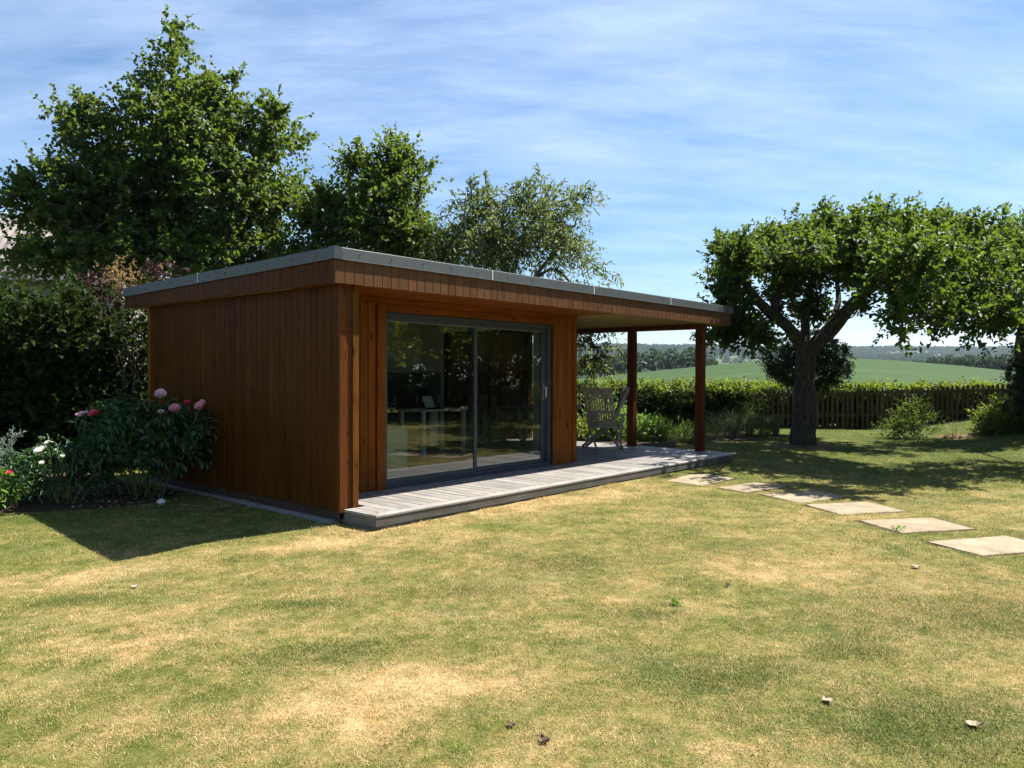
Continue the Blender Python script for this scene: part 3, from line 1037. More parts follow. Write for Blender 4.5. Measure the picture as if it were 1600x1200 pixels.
# fascia boards
nf = round((U1 - U0) / BP); fw = (U1 - U0) / nf
me = board_mesh('fascia_board', fw, 2.596 - ZFB, ch=0.004, mat=M['fascia'])
for i in range(nf):
    link('fascia_board', me, room, loc=(U0 + fw * i, W0, ZFB + random.uniform(-.002, .002)))
ns = round((W1 - W0) / BP); fw2 = (W1 - W0 - .02) / ns
for i in range(ns):
    w = W0 + .02 + fw2 * i
    h = zr(w + fw2) - .11 - ZFB
    link('fascia_board', board_mesh('fascia_board', fw2, h, ch=0.004, mat=M['cladding']), room, loc=(U0, w + fw2, ZFB), rot=(0, 0, -math.pi / 2))
for i in range(ns):
    w = W0 + .02 + fw2 * i
    h = zr(w + fw2) - .11 - ZFB
    link('fascia_board', board_mesh('fascia_board', fw2, h, ch=0.004, mat=M['cladding']), room, loc=(U1, w, ZFB), rot=(0, 0, math.pi / 2))
# grey trim pieces along the front and sides
CO = 0.020
def trim_piece(ua, wa, ub, wb):
    """piece of edge trim with its lower lip, from (ua,wa) to (ub,wb)"""
    mb = MB()
    front = abs(ub - ua) > abs(wb - wa)
    a, b = (ua, wa), (ub, wb)
    o = (0, -1) if front else (-1, 0) if ua < 1 else (1, 0)
    vs = []
    prof = [(-.06, 0.0), (CO, 0.0), (CO + .003, -.006), (CO + .003, -.110), (CO + .004, -.118), (CO - .012, -.118), (CO - .014, -.02), (-.06, -.012)]
    for (u, w) in (a, b):
        for (q, dz) in prof:
            vs.append((u + o[0] * q, w + o[1] * q, zr(w) + dz))
    n = len(prof)
    fs = [tuple(range(n)), tuple(reversed(range(n, 2 * n)))]
    for k in range(n):
        fs.append((k, n + k, n + (k + 1) % n, (k + 1) % n))
    mb.add(vs, fs)
    p = mb.build('roof_trim', M['roof_trim'], room)
    L = math.hypot(ub - ua, wb - wa)
    sc = MB()
    m = max(2, int(L / 0.42))
    for k in range(m):
        f = (k + .5) / m + random.uniform(-.02, .02)
        u, w = ua + (ub - ua) * f, wa + (wb - wa) * f
        z = zr(w) - .055 + random.uniform(-.012, .012)
        q = CO + .006
        c = Vector((u + o[0] * q, w + o[1] * q, z))
        tng = Vector((1, 0, 0)) if front else Vector((0, 1, 0))
        sc.tube([c - Vector((o[0], o[1], 0)) * .004, c + Vector((o[0], o[1], 0)) * .003], .0075, 6)
        sc.tube([c + Vector((0, 0, -.004)) + tng * -.001, c + Vector((0, 0, -.022)) + tng * -.007], .003, 4)
    s_ = sc.build('screw', M['screw'], p); s_['kind'] = 'stuff'
    return p
cuts = [U0 + .06, 2.08, 4.163, 6.285, U1]
for a, b in zip(cuts[:-1], cuts[1:]):
    trim_piece(a + .009, W0, b - .009, W0)
sidecuts = [W0 + .06, 2.59, W1]
for a, b in zip(sidecuts[:-1], sidecuts[1:]):
    trim_piece(U0, a + .006, U0, b - .006)
    trim_piece(U1, a + .006, U1, b - .006)
for u in cuts[1:-1]:
    MB().box(u - .0085, W0 - CO - .007, zr(W0) - .115, u + .0085, W0 + .03, zr(W0) + .003).build('joint_clip', M['joint'], room)
for u in (U0 - CO - .007, U1 - .03):
    MB().box(u, 2.59 - .0055, zr(2.59) - .115, u + .037 + CO, 2.59 + .0055, zr(2.59) + .003).build('joint_clip', M['joint'], room)
# corner pieces
for u, sx in ((U0, 1), (U1, -1)):
    mb = MB()
    mb.prism([(u - sx * (CO + .006), W0 - CO - .006), (u + sx * .065, W0 - CO - .006), (u + sx * .065, W0 + .02), (u + sx * .02, W0 + .02), (u + sx * .02, W0 + .065), (u - sx * (CO + .006), W0 + .065)][::sx],
             zr(W0) - .116, zr(W0) + .004)
    mb.build('trim_corner', M['trim_corner'] if sx > 0 else M['roof_trim'], room)

# posts and beam of the covered end
PWD = 0.135
for i, w in enumerate((0.095, 1.50, 2.90, 4.055)):
    z1 = 2.278
    MB().box(7.74 - PWD / 2, w - PWD / 2, 0.133, 7.74 + PWD / 2, w + PWD / 2, z1).build('post', M['post_wood'], room, bevel=.006)
MB().box(7.74 - .05, 0.03, 2.280, 7.74 + .05, 4.13, ZS - .001).build('beam', M['beam_wood'], room, bevel=.004)
MB().box(5.0, 4.03, 2.280, 7.685, 4.13, ZS - .001).build('beam', M['beam_wood'], room, bevel=.004)

# sliding doors
WD = 0.772
def frame_boxes(mb, u0, u1, z0, z1, w0, w1, l, r_, b, t_):
    mb.box(u0, w0, z0, u0 + l, w1, z1)
    mb.box(u1 - r_, w0, z0, u1, w1, z1)
    mb.box(u0 + l, w0, z0, u1 - r_, w1, z0 + b)
    mb.box(u0 + l, w0, z1 - t_, u1 - r_, w1, z1)
    return mb
frame_boxes(MB(), UD0, UD1, ZD0 + .001, ZD1, WD, WD + .13, .048, .058, .045, .05).build('door_frame', M['anthracite'], room, bevel=.003)
mb = MB()
mb.box(UD0 + .048, WD - .03, ZD0 + .001, UD1 - .01, WD - .002, ZD0 + .016)
mb.box(UD0 + .01, WD - .075, ZD0 + .0005, UD1 - .002, WD - .031, ZD0 + .009)
mb.build('door_sill', M['anthracite'], room)
def sliding(u0, u1, w0, l, r_, bt, tp, handle):
    z0, z1 = ZD0 + .047, ZD1 - .052
    p = frame_boxes(MB(), u0, u1, z0, z1, w0, w0 + .045, l, r_, bt, tp).build('sliding_door', M['anthracite'], room, bevel=.003)
    MB().box(u0 + l - .008, w0 + .014, z0 + bt - .008, u1 - r_ + .008, w0 + .020, z1 - tp + .008).build('glass_pane', M['glass'], p)
    sp_ = MB()
    for zz in (z0 + bt, z1 - tp - .006):
        sp_.box(u0 + l, w0 + .021, zz, u1 - r_, w0 + .035, zz + .006)
    sp_.build('glazing_bar', M['white_paint'], p)
    if handle:
        h = MB()
        h.box(u1 - r_ * .62, w0 - .007, 1.09, u1 - r_ * .30, w0 - .0005, 1.36)
        h.tube([(u1 - r_ * .46, w0 - .008, 1.29), (u1 - r_ * .46, w0 - .05, 1.29), (u1 - r_ * .46, w0 - .052, 1.16), (u1 - r_ * .46, w0 - .04, 1.14)], .009, 8)
        h.build('handle', M['steel'], p)
sliding(UD0 + .050, 2.785, WD + .010, .044, .055, .055, .050, False)
sliding(2.725, UD1 - .060, WD + .062, .050, .075, .055, .050, True)

# inside
MB().box(0.22, WD + .135, 0.132, 4.70, 4.09, 0.160).build('interior_floor', M['floor_in'], room)
MB().box(0.20, 0.905, ZS - .03, 4.72, 4.10, ZS - .012).build('ceiling', M['plaster'], room)
MB().box(0.202, 0.905, 0.161, 0.222, 4.098, ZS - .032).build('interior_wall', M['plaster'], room)
MB().box(0.224, 4.078, 0.161, 4.70, 4.098, ZS - .032).build('interior_wall', M['plaster'], room)
MB().box(4.70, 0.905, 0.161, 4.718, 1.398, ZS - .032).build('interior_wall', M['plaster'], room)
MB().box(4.70, 3.452, 0.161, 4.718, 4.076, ZS - .032).build('interior_wall', M['plaster'], room)
MB().box(4.70, 1.40, ZS - .17, 4.718, 3.45, ZS - .032).build('interior_wall', M['plaster'], room)
MB().box(0.224, 0.903, 0.161, 1.10, 0.922, ZS - .032).build('interior_wall', M['plaster'], room)
MB().box(4.36, 0.903, 0.161, 4.698, 0.922, ZS - .032).build('interior_wall', M['plaster'], room)
win = frame_boxes(MB(), 1.402, 3.448, 0.165, ZS - .175, 0, .06, .05, .05, .06, .05).build('end_window', M['anthracite'], room, loc=(4.84, 0, 0), rot=(0, 0, math.pi / 2))
win.rotation_euler = (0, 0, math.pi / 2)
MB().box(1.444, .026, .217, 3.406, .032, ZS - .217).build('glass_pane', M['glass'], win)
MB().box(2.40, .005, .225, 2.45, .055, ZS - .225).build('mullion', M['anthracite'], win)

# ------------------------------------------------------------------ the deck
deck = empty('deck', (BX, BY, 0), ROOM_ROT)
tag(deck, 'grey board deck along the front and under the open end of the garden room', 'deck')
DZ, DF, DU0, DU1 = 0.131, -0.517, 0.036, 7.887
pitch = 0.1415
nd = int((DU1 - DU0) / pitch)
pitch = (DU1 - DU0) / nd
long_me = {}
for i in range(nd):
    ua = DU0 + pitch * i
    if ua < 0.2: w1 = 0.0 if ua + pitch < 0.24 else WF + .06
    elif ua + pitch < UE: w1 = WD - .02
    else: w1 = 4.14
    if ua < 0.2: w1 = -0.006
    key = round(w1, 3)
    if key not in long_me:
        mb = MB()
        mb.prism([(.006, DF + .136), (pitch - .006, DF + .136), (pitch - .006, w1), (.006, w1)], DZ - .024, DZ)
        long_me[key] = mb.mesh('deck_board', M['decking'])
    link('deck_board', long_me[key], deck, loc=(ua, 0, random.uniform(-.0015, .0008)))
mb = MB(); mb.prism([(DU0, DF), (DU1, DF), (DU1 - .13, DF + .131), (DU0 + .13, DF + .131)], DZ - .026, DZ + .001)
mb.build('nosing_board', M['decking_u'], deck, bevel=.006)
mb = MB(); mb.prism([(DU0, DF), (DU0 + .128, DF + .131), (DU0 + .004, DF + .131)], DZ - .026, DZ + .0005); mb.build('nosing_board', M['decking'], deck)
mb = MB(); mb.prism([(DU1, DF), (DU1, DF + .131), (DU1 - .128, DF + .131)], DZ - .026, DZ + .0005); mb.build('nosing_board', M['decking'], deck)
MB().box(DU0 + .006, DF + .006, DZ - .108, DU1 - .006, DF + .028, DZ - .027).build('skirt_board', M['skirt'], deck)
MB().box(DU0 + .006, DF + .029, DZ - .108, DU0 + .028, -.004, DZ - .027).build('skirt_board', M['skirt'], deck)
MB().box(DU1 - .028, DF + .029, DZ - .108, DU1 - .006, 4.14, DZ - .027).build('skirt_board', M['skirt'], deck)
MB().box(DU0 + .05, DF + .045, -.06, DU1 - .05, WF, .022).build('plinth', M['concrete'], deck)
MB().box(DU0 + .06, DF + .06, .0225, DU1 - .06, 4.1, DZ - .030).build('sub_frame', M['gap'], deck)
mb = MB()
mb.box(-.055, .10, -.2, .10, SIDE_END + .1, .020)
mb.build('plinth', M['concrete'], room)
MB().box(.006, .02, .021, .022, SIDE_END, ZB - .002).build('base_rail', M['gap'], room)

# ------------------------------------------------------------------ chairs and table under the roof
def make_chair():
    root = empty('garden_chair')
    tk = M['teak']
    def part(name, fn):
        mb = MB(); fn(mb); return mb.build(name, tk, root, bevel=.004)
    for s in (-1, 1):
        part('leg', lambda mb: mb.bar((s * .265, -.34, 0), (s * .265, .16, .62), .022, .042))
        part('leg', lambda mb: mb.bar((s * .235, .34, 0), (s * .235, -.20, .47), .022, .042))
        part('back_stile', lambda mb: mb.bar((s * .225, -.16, .40), (s * .225, -.46, 1.06), .026, .045))
        part('armrest', lambda mb: mb.bar((s * .275, -.30, .655), (s * .275, .27, .655), .062, .024))
        part('arm_support', lambda mb: mb.bar((s * .262, .16, .42), (s * .262, .20, .642), .022, .04))
        part('seat_rail', lambda mb: mb.bar((s * .21, -.19, .42), (s * .21, .25, .435), .022, .045))
    part('top_rail', lambda mb: mb.bar((-.238, -.468, 1.075), (.238, -.468, 1.075), .085, .026, side=(0, -.41, .91)))
    part('bottom_rail', lambda mb: mb.bar((-.212, -.215, .52), (.212, -.215, .52), .06, .024, side=(0, -.41, .91)))
    sm = MB().bar((0, -.226, .55), (0, -.452, 1.04), .026, .014).mesh('back_slat', tk)
    for i in range(9):
        link('back_slat', sm, root, loc=(-.176 + .044 * i, 0, 0))
    ss = MB().bar((-.20, 0, 0), (.20, 0, 0), .05, .016, side=(0, 1, 0)).mesh('seat_slat', tk)
    for i in range(8):
        link('seat_slat', ss, root, loc=(0, -.175 + .059 * i, .452))
    part('stretcher', lambda mb: mb.bar((-.25, -.26, .10), (.25, -.26, .10), .04, .02, side=(0, 0, 1)))
    part('stretcher', lambda mb: mb.bar((-.225, .28, .05), (.225, .28, .05), .04, .02, side=(0, 0, 1)))
    return root


chair = make_chair()


def place_chair(o, u, w, fu, fw, label):
    p = BW(u, w, DZ + .001)
    dx, dy = fu * SU - fw * CU, fu * CU + fw * SU
    o.location = p
    o.rotation_euler = (0, 0, math.atan2(-dx, dy))
    tag(o, label, 'chair', 'teak chairs round the deck table')
    return o


place_chair(chair, 6.36, 1.16, .95, .33, 'silvered teak slatted chair turned with its back to the lawn, nearest the house wall')
chs = [chair]
for (u, w, fu, fw, lb) in ((7.06, 1.72, -.62, .78, 'silvered teak chair seen from its side beside the rear roof post'),
                           (5.62, 3.05, .75, -.6, 'teak chair beyond the table, glimpsed through the left part of the right door pane'),
                           (6.85, 3.42, -.25, -.97, 'teak chair beyond the table, glimpsed through the right edge of the right door pane')):
    chs.append(place_chair(copy_tree(chair), u, w, fu, fw, lb))
table = empty('garden_table', BW(6.35, 2.42, DZ + .001), ROOM_ROT)
tag(table, 'round weathered teak table between the chairs under the roof', 'table')
mb = MB(); mb.tube([(0, 0, .735), (0, 0, .772)], .60, 40); mb.build('table_top', M['teak'], table, bevel=.005)
mb = MB(); mb.tube([(0, 0, .66), (0, 0, .733)], .52, 32); mb.build('apron', M['teak'], table)
for a in range(4):
    c_, s_ = math.cos(a * math.pi / 2 + .6), math.sin(a * math.pi / 2 + .6)
    MB().bar((c_ * .44, s_ * .44, 0), (c_ * .38, s_ * .38, .66), .06, .06).build('leg', M['teak'], table, bevel=.004)

# ------------------------------------------------------------------ furniture inside, seen through the glass
cab = empty('cabinet', BW(3.75, 3.78, .161), ROOM_ROT)
tag(cab, 'long charcoal cabinet against the back wall behind the left door pane', 'cabinet')
MB().box(-1.05, -.28, .08, .93, .28, 1.30).build('body', M['dark_panel'], cab, bevel=.004)
MB().box(-1.07, -.30, 1.302, .945, .285, 1.335).build('top', M['dark_panel'], cab, bevel=.004)
MB().box(-1.0, -.25, 0, .88, .25, .078).build('base', M['black'], cab)
for k in range(4):
    d_ = MB().box(-1.04 + k * .493, -.302, .10, -1.04 + k * .493 + .483, -.283, 1.28).build('cabinet_door', M['dark_panel'], cab, bevel=.003)
    MB().box(-1.04 + k * .493 + .42, -.318, .8, -1.04 + k * .493 + .435, -.303, .95).build('handle', M['steel'], d_)
desk = empty('desk', BW(4.12, 3.04, .161), ROOM_ROT)
tag(desk, 'white-legged desk standing in the back corner inside the room', 'desk')
MB().box(-.52, -.30, .715, .48, .30, .740).build('desk_top', M['white_paint'], desk, bevel=.003)
for (a, b) in ((-.48, -.26), (.42, -.26), (-.48, .26), (.42, .26)):
    MB().box(a - .025, b - .025, 0, a + .025, b + .025, .713).build('leg', M['white_paint'], desk)
MB().box(.10, .20, .10, .28, .24, .712).build('side_panel', M['white_paint'], desk)
lap = empty('laptop', BW(4.14, 3.0, .902), ROOM_ROT - 1.2)
tag(lap, 'open pale laptop on the desk, seen through the left door pane', 'laptop')
MB().box(-.12, -.17, 0, .12, .17, .012).build('keyboard_base', M['black'], lap)
MB().bar((-.12, 0, .012), (-.19, 0, .20), .34, .008, side=(0, 1, 0)).build('screen', M['white_paint'], lap)
arm = empty('armchair', BW(1.60, 1.55, .161), ROOM_ROT + .15)
tag(arm, 'mint green upholstered armchair just inside the left door pane', 'armchair')
mb = MB(); mb.box(-.32, -.34, .03, .32, .34, .40); mb.build('seat', M['mint'], arm, bevel=.05)
mb = MB(); mb.box(-.34, -.30, .18, -.22, .36, .62); mb.build('armrest', M['mint'], arm, bevel=.045)
mb = MB(); mb.box(.22, -.30, .18, .34, .36, .62); mb.build('armrest', M['mint'], arm, bevel=.045)
mb = MB(); mb.box(-.26, -.44, .03, .26, -.28, .63); mb.build('backrest', M['mint'], arm, bevel=.06)
for a in (-.27, .27):
    for b in (-.36, .28):
        MB().box(a - .02, b - .02, 0, a + .02, b + .02, .17).build('leg', M['trim_wood'], arm)

# ------------------------------------------------------------------ stepping stones
SL = [[(2.15, 10.7), (2.83, 11.55), (3.19, 10.99), (2.54, 10.23)], [(2.7, 10.06), (3.38, 10.61), (3.69, 10.2), (2.95, 9.64)],
      [(3.1, 9.49), (3.91, 9.82), (4.08, 9.32), (3.34, 8.86)], [(3.35, 8.71), (4.15, 8.93), (4.3, 8.33), (3.49, 8.11)],
      [(3.53, 7.75), (4.36, 7.92), (4.45, 7.35), (3.65, 7.15)], [(3.68, 6.76), (4.55, 7.04), (4.68, 6.49), (3.86, 6.26)]]
SL_LAB = ['stone slab set in the lawn nearest the deck corner, half in tree shade', 'shaded stone slab second from the deck, in the edge of the tree shadow',
          'pale stone slab third from the deck, its far edge touched by shade', 'sunlit stone slab fourth from the deck along the stepping path',
          'sunlit stone slab with a small weed at its near edge', 'pale stone slab nearest the camera, cut by the right edge of the photo']
for i, (q, lb) in enumerate(zip(SL, SL_LAB)):
    cx = sum(p[0] for p in q) / 4; cy_ = sum(p[1] for p in q) / 4
    z = gzf(cx, cy_)
    qq = [(p[0] - cx, p[1] - cy_) for p in reversed(q)]
    # edge soil gap
    rim = []
    for k in range(4):
        a, b = qq[k], qq[(k + 1) % 4]
        for s in range(6):
            u = s / 6
            x, y = a[0] + (b[0] - a[0]) * u, a[1] + (b[1] - a[1]) * u
            f = 1.085 + random.uniform(-.03, .04)
            rim.append((x * f, y * f))
    mb = MB(); n = len(rim)
    mb.add([(p[0], p[1], .003) for p in rim], [tuple(range(n))])
    root = empty('paving_slab', (cx, cy_, z))
    tag(root, lb, 'paving slab', 'stepping stones across the lawn')
    ed = []
    for k in range(4):
        a, b = qq[k], qq[(k + 1) % 4]
        for s in range(5):
            u = s / 5
            ed.append((a[0] + (b[0] - a[0]) * u + random.uniform(-.008, .008), a[1] + (b[1] - a[1]) * u + random.uniform(-.008, .008)))
    s_ = MB(); s_.prism(ed, -.03, .010)
    o = s_.build('slab', M['paving'], root, bevel=.006)
    o.rotation_euler = (R(random.uniform(-.5, .5)), R(random.uniform(-.5, .5)), 0)
    mb.build('soil_rim', M['soil'], root)

# ------------------------------------------------------------------ picket fence
FA, FB = Vector((6.35, 21.15, 0)), Vector((13.9, 20.75, 0))
fd = (FB - FA); FL = fd.length; fd.normalize(); fn = Vector((-fd.y, fd.x, 0))
fence = empty('picket_fence', FA, math.atan2(fd.y, fd.x))
tag(fence, 'low brown picket fence with rounded tops at the end of the lawn', 'fence')
def fz(s):
    p = FA + fd * s; return gzf(p.x, p.y) * 0.5
mb = MB()
prof = [(-.038, 0), (.038, 0), (.038, .98), (.028, 1.02), (.012, 1.045), (-.012, 1.045), (-.028, 1.02), (-.038, .98)]
n = len(prof)
mb.add([(p[0], -.009, p[1]) for p in prof] + [(p[0], .009, p[1]) for p in prof],
       [tuple(range(n)), tuple(reversed(range(n, 2 * n)))] + [(k, n + k, n + (k + 1) % n, (k + 1) % n) for k in range(n)])
pk = mb.mesh('picket', M['fence'])
npk = int(FL / 0.133)
for i in range(npk):
    s = .05 + i * .133
    o = link('picket', pk, fence, loc=(s + random.uniform(-.008, .008), -.03, fz(s) + .02 + random.uniform(-.015, .02)))
    o.rotation_euler = (0, random.uniform(-.012, .012), 0)
for h in (.26, .86):
    MB().add([(0, -.019, h + fz(0)), (FL, -.019, h + fz(FL)), (FL, .02, h + fz(FL)), (0, .02, h + fz(0)), (0, -.019, h + .08 + fz(0)), (FL, -.019, h + .08 + fz(FL)), (FL, .02, h + .08 + fz(FL)), (0, .02, h + .08 + fz(0))],
             [(0, 3, 2, 1), (4, 5, 6, 7), (0, 1, 5, 4), (1, 2, 6, 5), (2, 3, 7, 6), (3, 0, 4, 7)]).build('rail', M['fence'], fence)
for i in range(5):
    s = .12 + i * (FL - .2) / 4
    MB().box(s - .05, .021, -.2, s + .05, .12, 1.0 + fz(s)).build('post', M['fence'], fence)

# ------------------------------------------------------------------ hedges and shrubs
def box_clumps(a, b, n, rot=0.0, shell=0.6):
    """points in a rounded box, biased to the shell; a,b centre and half sizes"""
    p = rng.uniform(-1, 1, (n, 3))
    m = np.abs(p).max(1, keepdims=True)
    p = p / np.maximum(m, .3) * rng.uniform(shell, 1, (n, 1))
    d = unit(np.sign(p) * np.abs(p) ** 4 + 1e-6)
    c, s = math.cos(rot), math.sin(rot)
    q = p * np.array(b)
    X = q[:, 0] * c - q[:, 1] * s; Y = q[:, 0] * s + q[:, 1] * c
    dd = np.stack([d[:, 0] * c - d[:, 1] * s, d[:, 0] * s + d[:, 1] * c, d[:, 2]], -1)
    return np.stack([X, Y, q[:, 2]], -1) + np.array(a), dd


def bush(name, label, cat, base, parts, shoots, k, leaf, mat, shoot_len=(.15, .35), up=.3, droop=.1, group=None, bmat='bark_grey', stems=6, spread=.9, outw=.8, flat=.6, jitter=.06, stem_r=.015, top=None, top_mat='leaf_hedge'):
    """shrub: root > foliage, stem. parts: list of ('e', c, r, n) or ('b', c, half, n, rot), relative to the base"""
    base = Vector(base)
    root = empty(name, base)
    tag(root, label, cat, group)
    cs, ds = [], []
    for p in parts:
        if p[0] == 'e':
            c, d = in_ellipsoids([(p[1], p[2])], p[3], .4)
        else:
            c, d = box_clumps(*p[1:])
        cs.append(c); ds.append(d)
    cs = np.concatenate(cs); ds = np.concatenate(ds)
    keep = cs[:, 2] > 0.02
    cs, ds = cs[keep], ds[keep]
    S = np.repeat(cs, shoots, 0) + rng.normal(size=(len(cs) * shoots, 3)) * jitter
    Dr = unit(np.repeat(ds, shoots, 0) * outw + rdir(len(S)) * .9 + np.array([0, 0, up]))
    lv = Leaves()
    rb = np.clip(np.repeat(rng.uniform(0, 1, len(cs)), shoots) * .5 + rng.uniform(0, .5, len(S)), 0, 1)
    lv.sprays(S, Dr, rng.uniform(*shoot_len, len(S)), k, leaf[0], leaf[1], droop, spread, 1.0, rb, flat)
    o = link('foliage', lv.mesh('foliage', M[mat]), root); o['kind'] = 'stuff'
    if top:
        cc, dd = zip(*[box_clumps(*p[1:]) for p in top])
        cc = np.concatenate(cc); dd = np.concatenate(dd)
        S = np.repeat(cc, 4, 0) + rng.normal(size=(len(cc) * 4, 3)) * jitter
        Dr = unit(np.repeat(dd, 4, 0) * .4 + rdir(len(S)) * .8 + np.array([0, 0, .6]))
        lv = Leaves(); lv.sprays(S, Dr, rng.uniform(.1, .28, len(S)), 6, leaf[0], leaf[1], .1)
        o = link('sunlit_top', lv.mesh('sunlit_top', M[top_mat]), root); o['kind'] = 'stuff'  # brighter leaves stand in for sun on the hedge top
    if stems:
        mb = MB(); few = stems <= 14
        idx = rng.choice(len(cs), min(stems, len(cs)), replace=False)
        for i in idx:
            c = cs[i]
            a = np.array([c[0] * .35 if parts[0][0] == 'e' else c[0], c[1] * .35 if parts[0][0] == 'e' else c[1] * .5, -.05])
            mid = (a + c) / 2 + rng.normal(size=3) * .03
            mb.tube([a, mid, c], [stem_r, stem_r * .8, stem_r * .4], 5, cap=False)
            if few:
                mb.build('stem', M[bmat], root); mb = MB()
        if not few:
            so = mb.build('stem', M[bmat], root); so['kind'] = 'stuff'
    return root


# hedge behind the fence and the taller block beside the border
fmid = (FA + FB) / 2 + fn * .75
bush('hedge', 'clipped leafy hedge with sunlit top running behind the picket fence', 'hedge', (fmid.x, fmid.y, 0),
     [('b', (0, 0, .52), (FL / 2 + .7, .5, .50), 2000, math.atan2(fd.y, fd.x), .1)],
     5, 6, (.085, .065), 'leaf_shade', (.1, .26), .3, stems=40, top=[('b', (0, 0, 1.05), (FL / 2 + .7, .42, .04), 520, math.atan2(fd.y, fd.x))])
hb0, hb1 = P(985, 640, 19.6), P(1168, 640, 19.9)
hc = (hb0 + hb1) / 2
bush('hedge', 'dark clipped hedge block with bright top left of the fence, behind the border plants', 'hedge', (hc.x, hc.y, 0),
     [('b', (0, 0, .54), ((hb1 - hb0).length / 2 + .1, .6, .54), 900, math.atan2((hb1 - hb0).y, (hb1 - hb0).x), .1)],
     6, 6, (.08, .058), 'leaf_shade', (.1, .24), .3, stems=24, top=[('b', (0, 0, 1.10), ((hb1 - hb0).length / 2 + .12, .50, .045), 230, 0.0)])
# further hedge to the left behind the canopy and tree
hl = P(930, 620, 20.2)
bush('hedge', 'leafy hedge continuing left behind the deck chairs', 'hedge', (hl.x - .3, hl.y, 0),
     [('b', (0, 0, .56), (1.3, .55, .54), 400, 0.0, .1)], 6, 6, (.08, .058), 'leaf_shade', (.1, .26), .3, stems=12, top=[('b', (0, 0, 1.1), (1.3, .5, .08), 110, 0.0)])
# tall hedge mass on the left
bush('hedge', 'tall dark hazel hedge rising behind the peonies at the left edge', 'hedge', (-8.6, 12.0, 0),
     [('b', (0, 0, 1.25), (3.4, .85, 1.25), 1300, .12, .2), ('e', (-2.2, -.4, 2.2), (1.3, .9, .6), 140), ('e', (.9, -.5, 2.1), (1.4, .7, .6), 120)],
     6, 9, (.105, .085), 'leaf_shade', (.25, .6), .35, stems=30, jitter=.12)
# round clipped evergreen behind the apple trunk
ev = P(1262, 562, 18.6)
et = empty('clipped_evergreen', (ev.x, ev.y, 0))
tag(et, 'round dark clipped evergreen showing both sides of the apple trunk', 'tree')
mb = MB(); wobble_tube(mb, [(0, 0, -.05), (.02, 0, .6), (0, .02, 1.3)], [.07, .06, .05], 8); mb.build('trunk', M['bark_grey'], et)
lv = Leaves()
cs, ds = in_ellipsoids([((-.04, 0, ev.z + .02), (.98, .95, .66)), ((.1, 0, ev.z - .22), (.84, .85, .48))], 700, .28)
S = np.repeat(cs, 5, 0); Dr = unit(np.repeat(ds, 5, 0) + rdir(len(S)) * .8 + np.array([0, 0, -.1]))
lv.sprays(S, Dr, rng.uniform(.08, .2, len(S)), 6, .085, .034, .3)
o = link('crown', lv.mesh('crown', M['leaf_dark']), et); o['kind'] = 'stuff'

# ------------------------------------------------------------------ trees
# big tree behind the room, left
YB = 17.0
PAD = 0.30
def E(px, py, rx, ry, Y, rd, w=1.0):
    """ellipsoid by its outline in the photograph, at distance Y, rd deep"""
    c = P(px, py, Y); s = Y / F
    rx = max(rx - PAD / s, rx * .45); ry = max(ry - PAD / s, ry * .45)
    return (tuple(c), (rx * s, rd, ry * s), w)
b0 = P(290, 640, YB); b0.z = 0
tr_pts = [Vector((b0.x, b0.y, -.1)), Vector((b0.x + .05, b0.y, 2.0)), P(285, 330, YB), P(275, 180, YB), P(266, 60, YB)]
tree('lime_tree', 'tallest broadleaf tree with a pointed crown behind the left end of the garden room', 'tree', b0,
     (tr_pts, [.26, .22, .16, .09, .03]),
     [([tr_pts[1], P(190, 330, YB - .8), P(110, 190, YB - .6)], [.10, .05, .008]), ([tr_pts[1], P(380, 300, YB - .6), P(430, 230, YB - .2)], [.10, .05, .008]),
      ([tr_pts[1], P(140, 380, YB - 1.2), P(50, 330, YB - 1.5)], [.10, .05, .008]), ([tr_pts[2], P(340, 180, YB + .4), P(370, 130, YB + .3)], [.07, .035, .006])],
     [E(268, 60, 34, 46, YB, .6, 1.1), E(268, 130, 62, 60, YB, .9), E(345, 140, 50, 50, YB, .9), E(290, 230, 130, 95, YB, 1.7), E(110, 170, 26, 62, YB - .5, .6),
      E(150, 220, 62, 66, YB - .4, 1.1), E(430, 215, 58, 62, YB, 1.1), E(390, 310, 105, 100, YB - .2, 1.7), E(240, 340, 140, 100, YB, 1.8), E(130, 320, 95, 85, YB - .6, 1.4),
      E(40, 325, 60, 50, YB - 1.2, .9), E(105, 400, 115, 40, YB - 1.4, 1.1, 1.2), E(330, 410, 190, 60, YB - .6, 1.7), E(20, 395, 55, 30, YB - 1.6, .7)],
     820, 7, 11, (.125, .105), M['leaf_big'], M['bark_grey'], (.25, .65), .4, .18)
# second tree, middle
PAD = 0.28
YM = 16.5
b1 = P(605, 640, YM); b1.z = 0
tree('maple_tree', 'smaller open tree with upright leafy shoots above the middle of the roof', 'tree', b1,
     ([Vector((b1.x, b1.y, -.1)), P(600, 480, YM), P(605, 340, YM), P(615, 240, YM)], [.13, .11, .07, .02]),
     [([P(600, 480, YM), P(560, 350, YM), P(540, 250, YM)], [.07, .04, .015]), ([P(602, 440, YM), P(650, 330, YM), P(662, 250, YM)], [.07, .04, .015])],
     [E(618, 262, 24, 56, YM, .45, 2.2), E(555, 272, 26, 48, YM, .5, 2.0), E(660, 272, 24, 40, YM, .4, 2.0), E(605, 310, 72, 48, YM, .9), E(590, 370, 95, 50, YM, 1.1), E(515, 350, 55, 62, YM + .3, 1.0, 1.2),
      E(640, 380, 70, 45, YM, 1.0), E(530, 410, 60, 30, YM, .9)],
     330, 6, 10, (.115, .095), M['leaf_big'], M['bark_grey'], (.3, .7), .5, .15)
# third tree, feathery
YP = 16.0
b2 = P(800, 640, YP); b2.z = 0


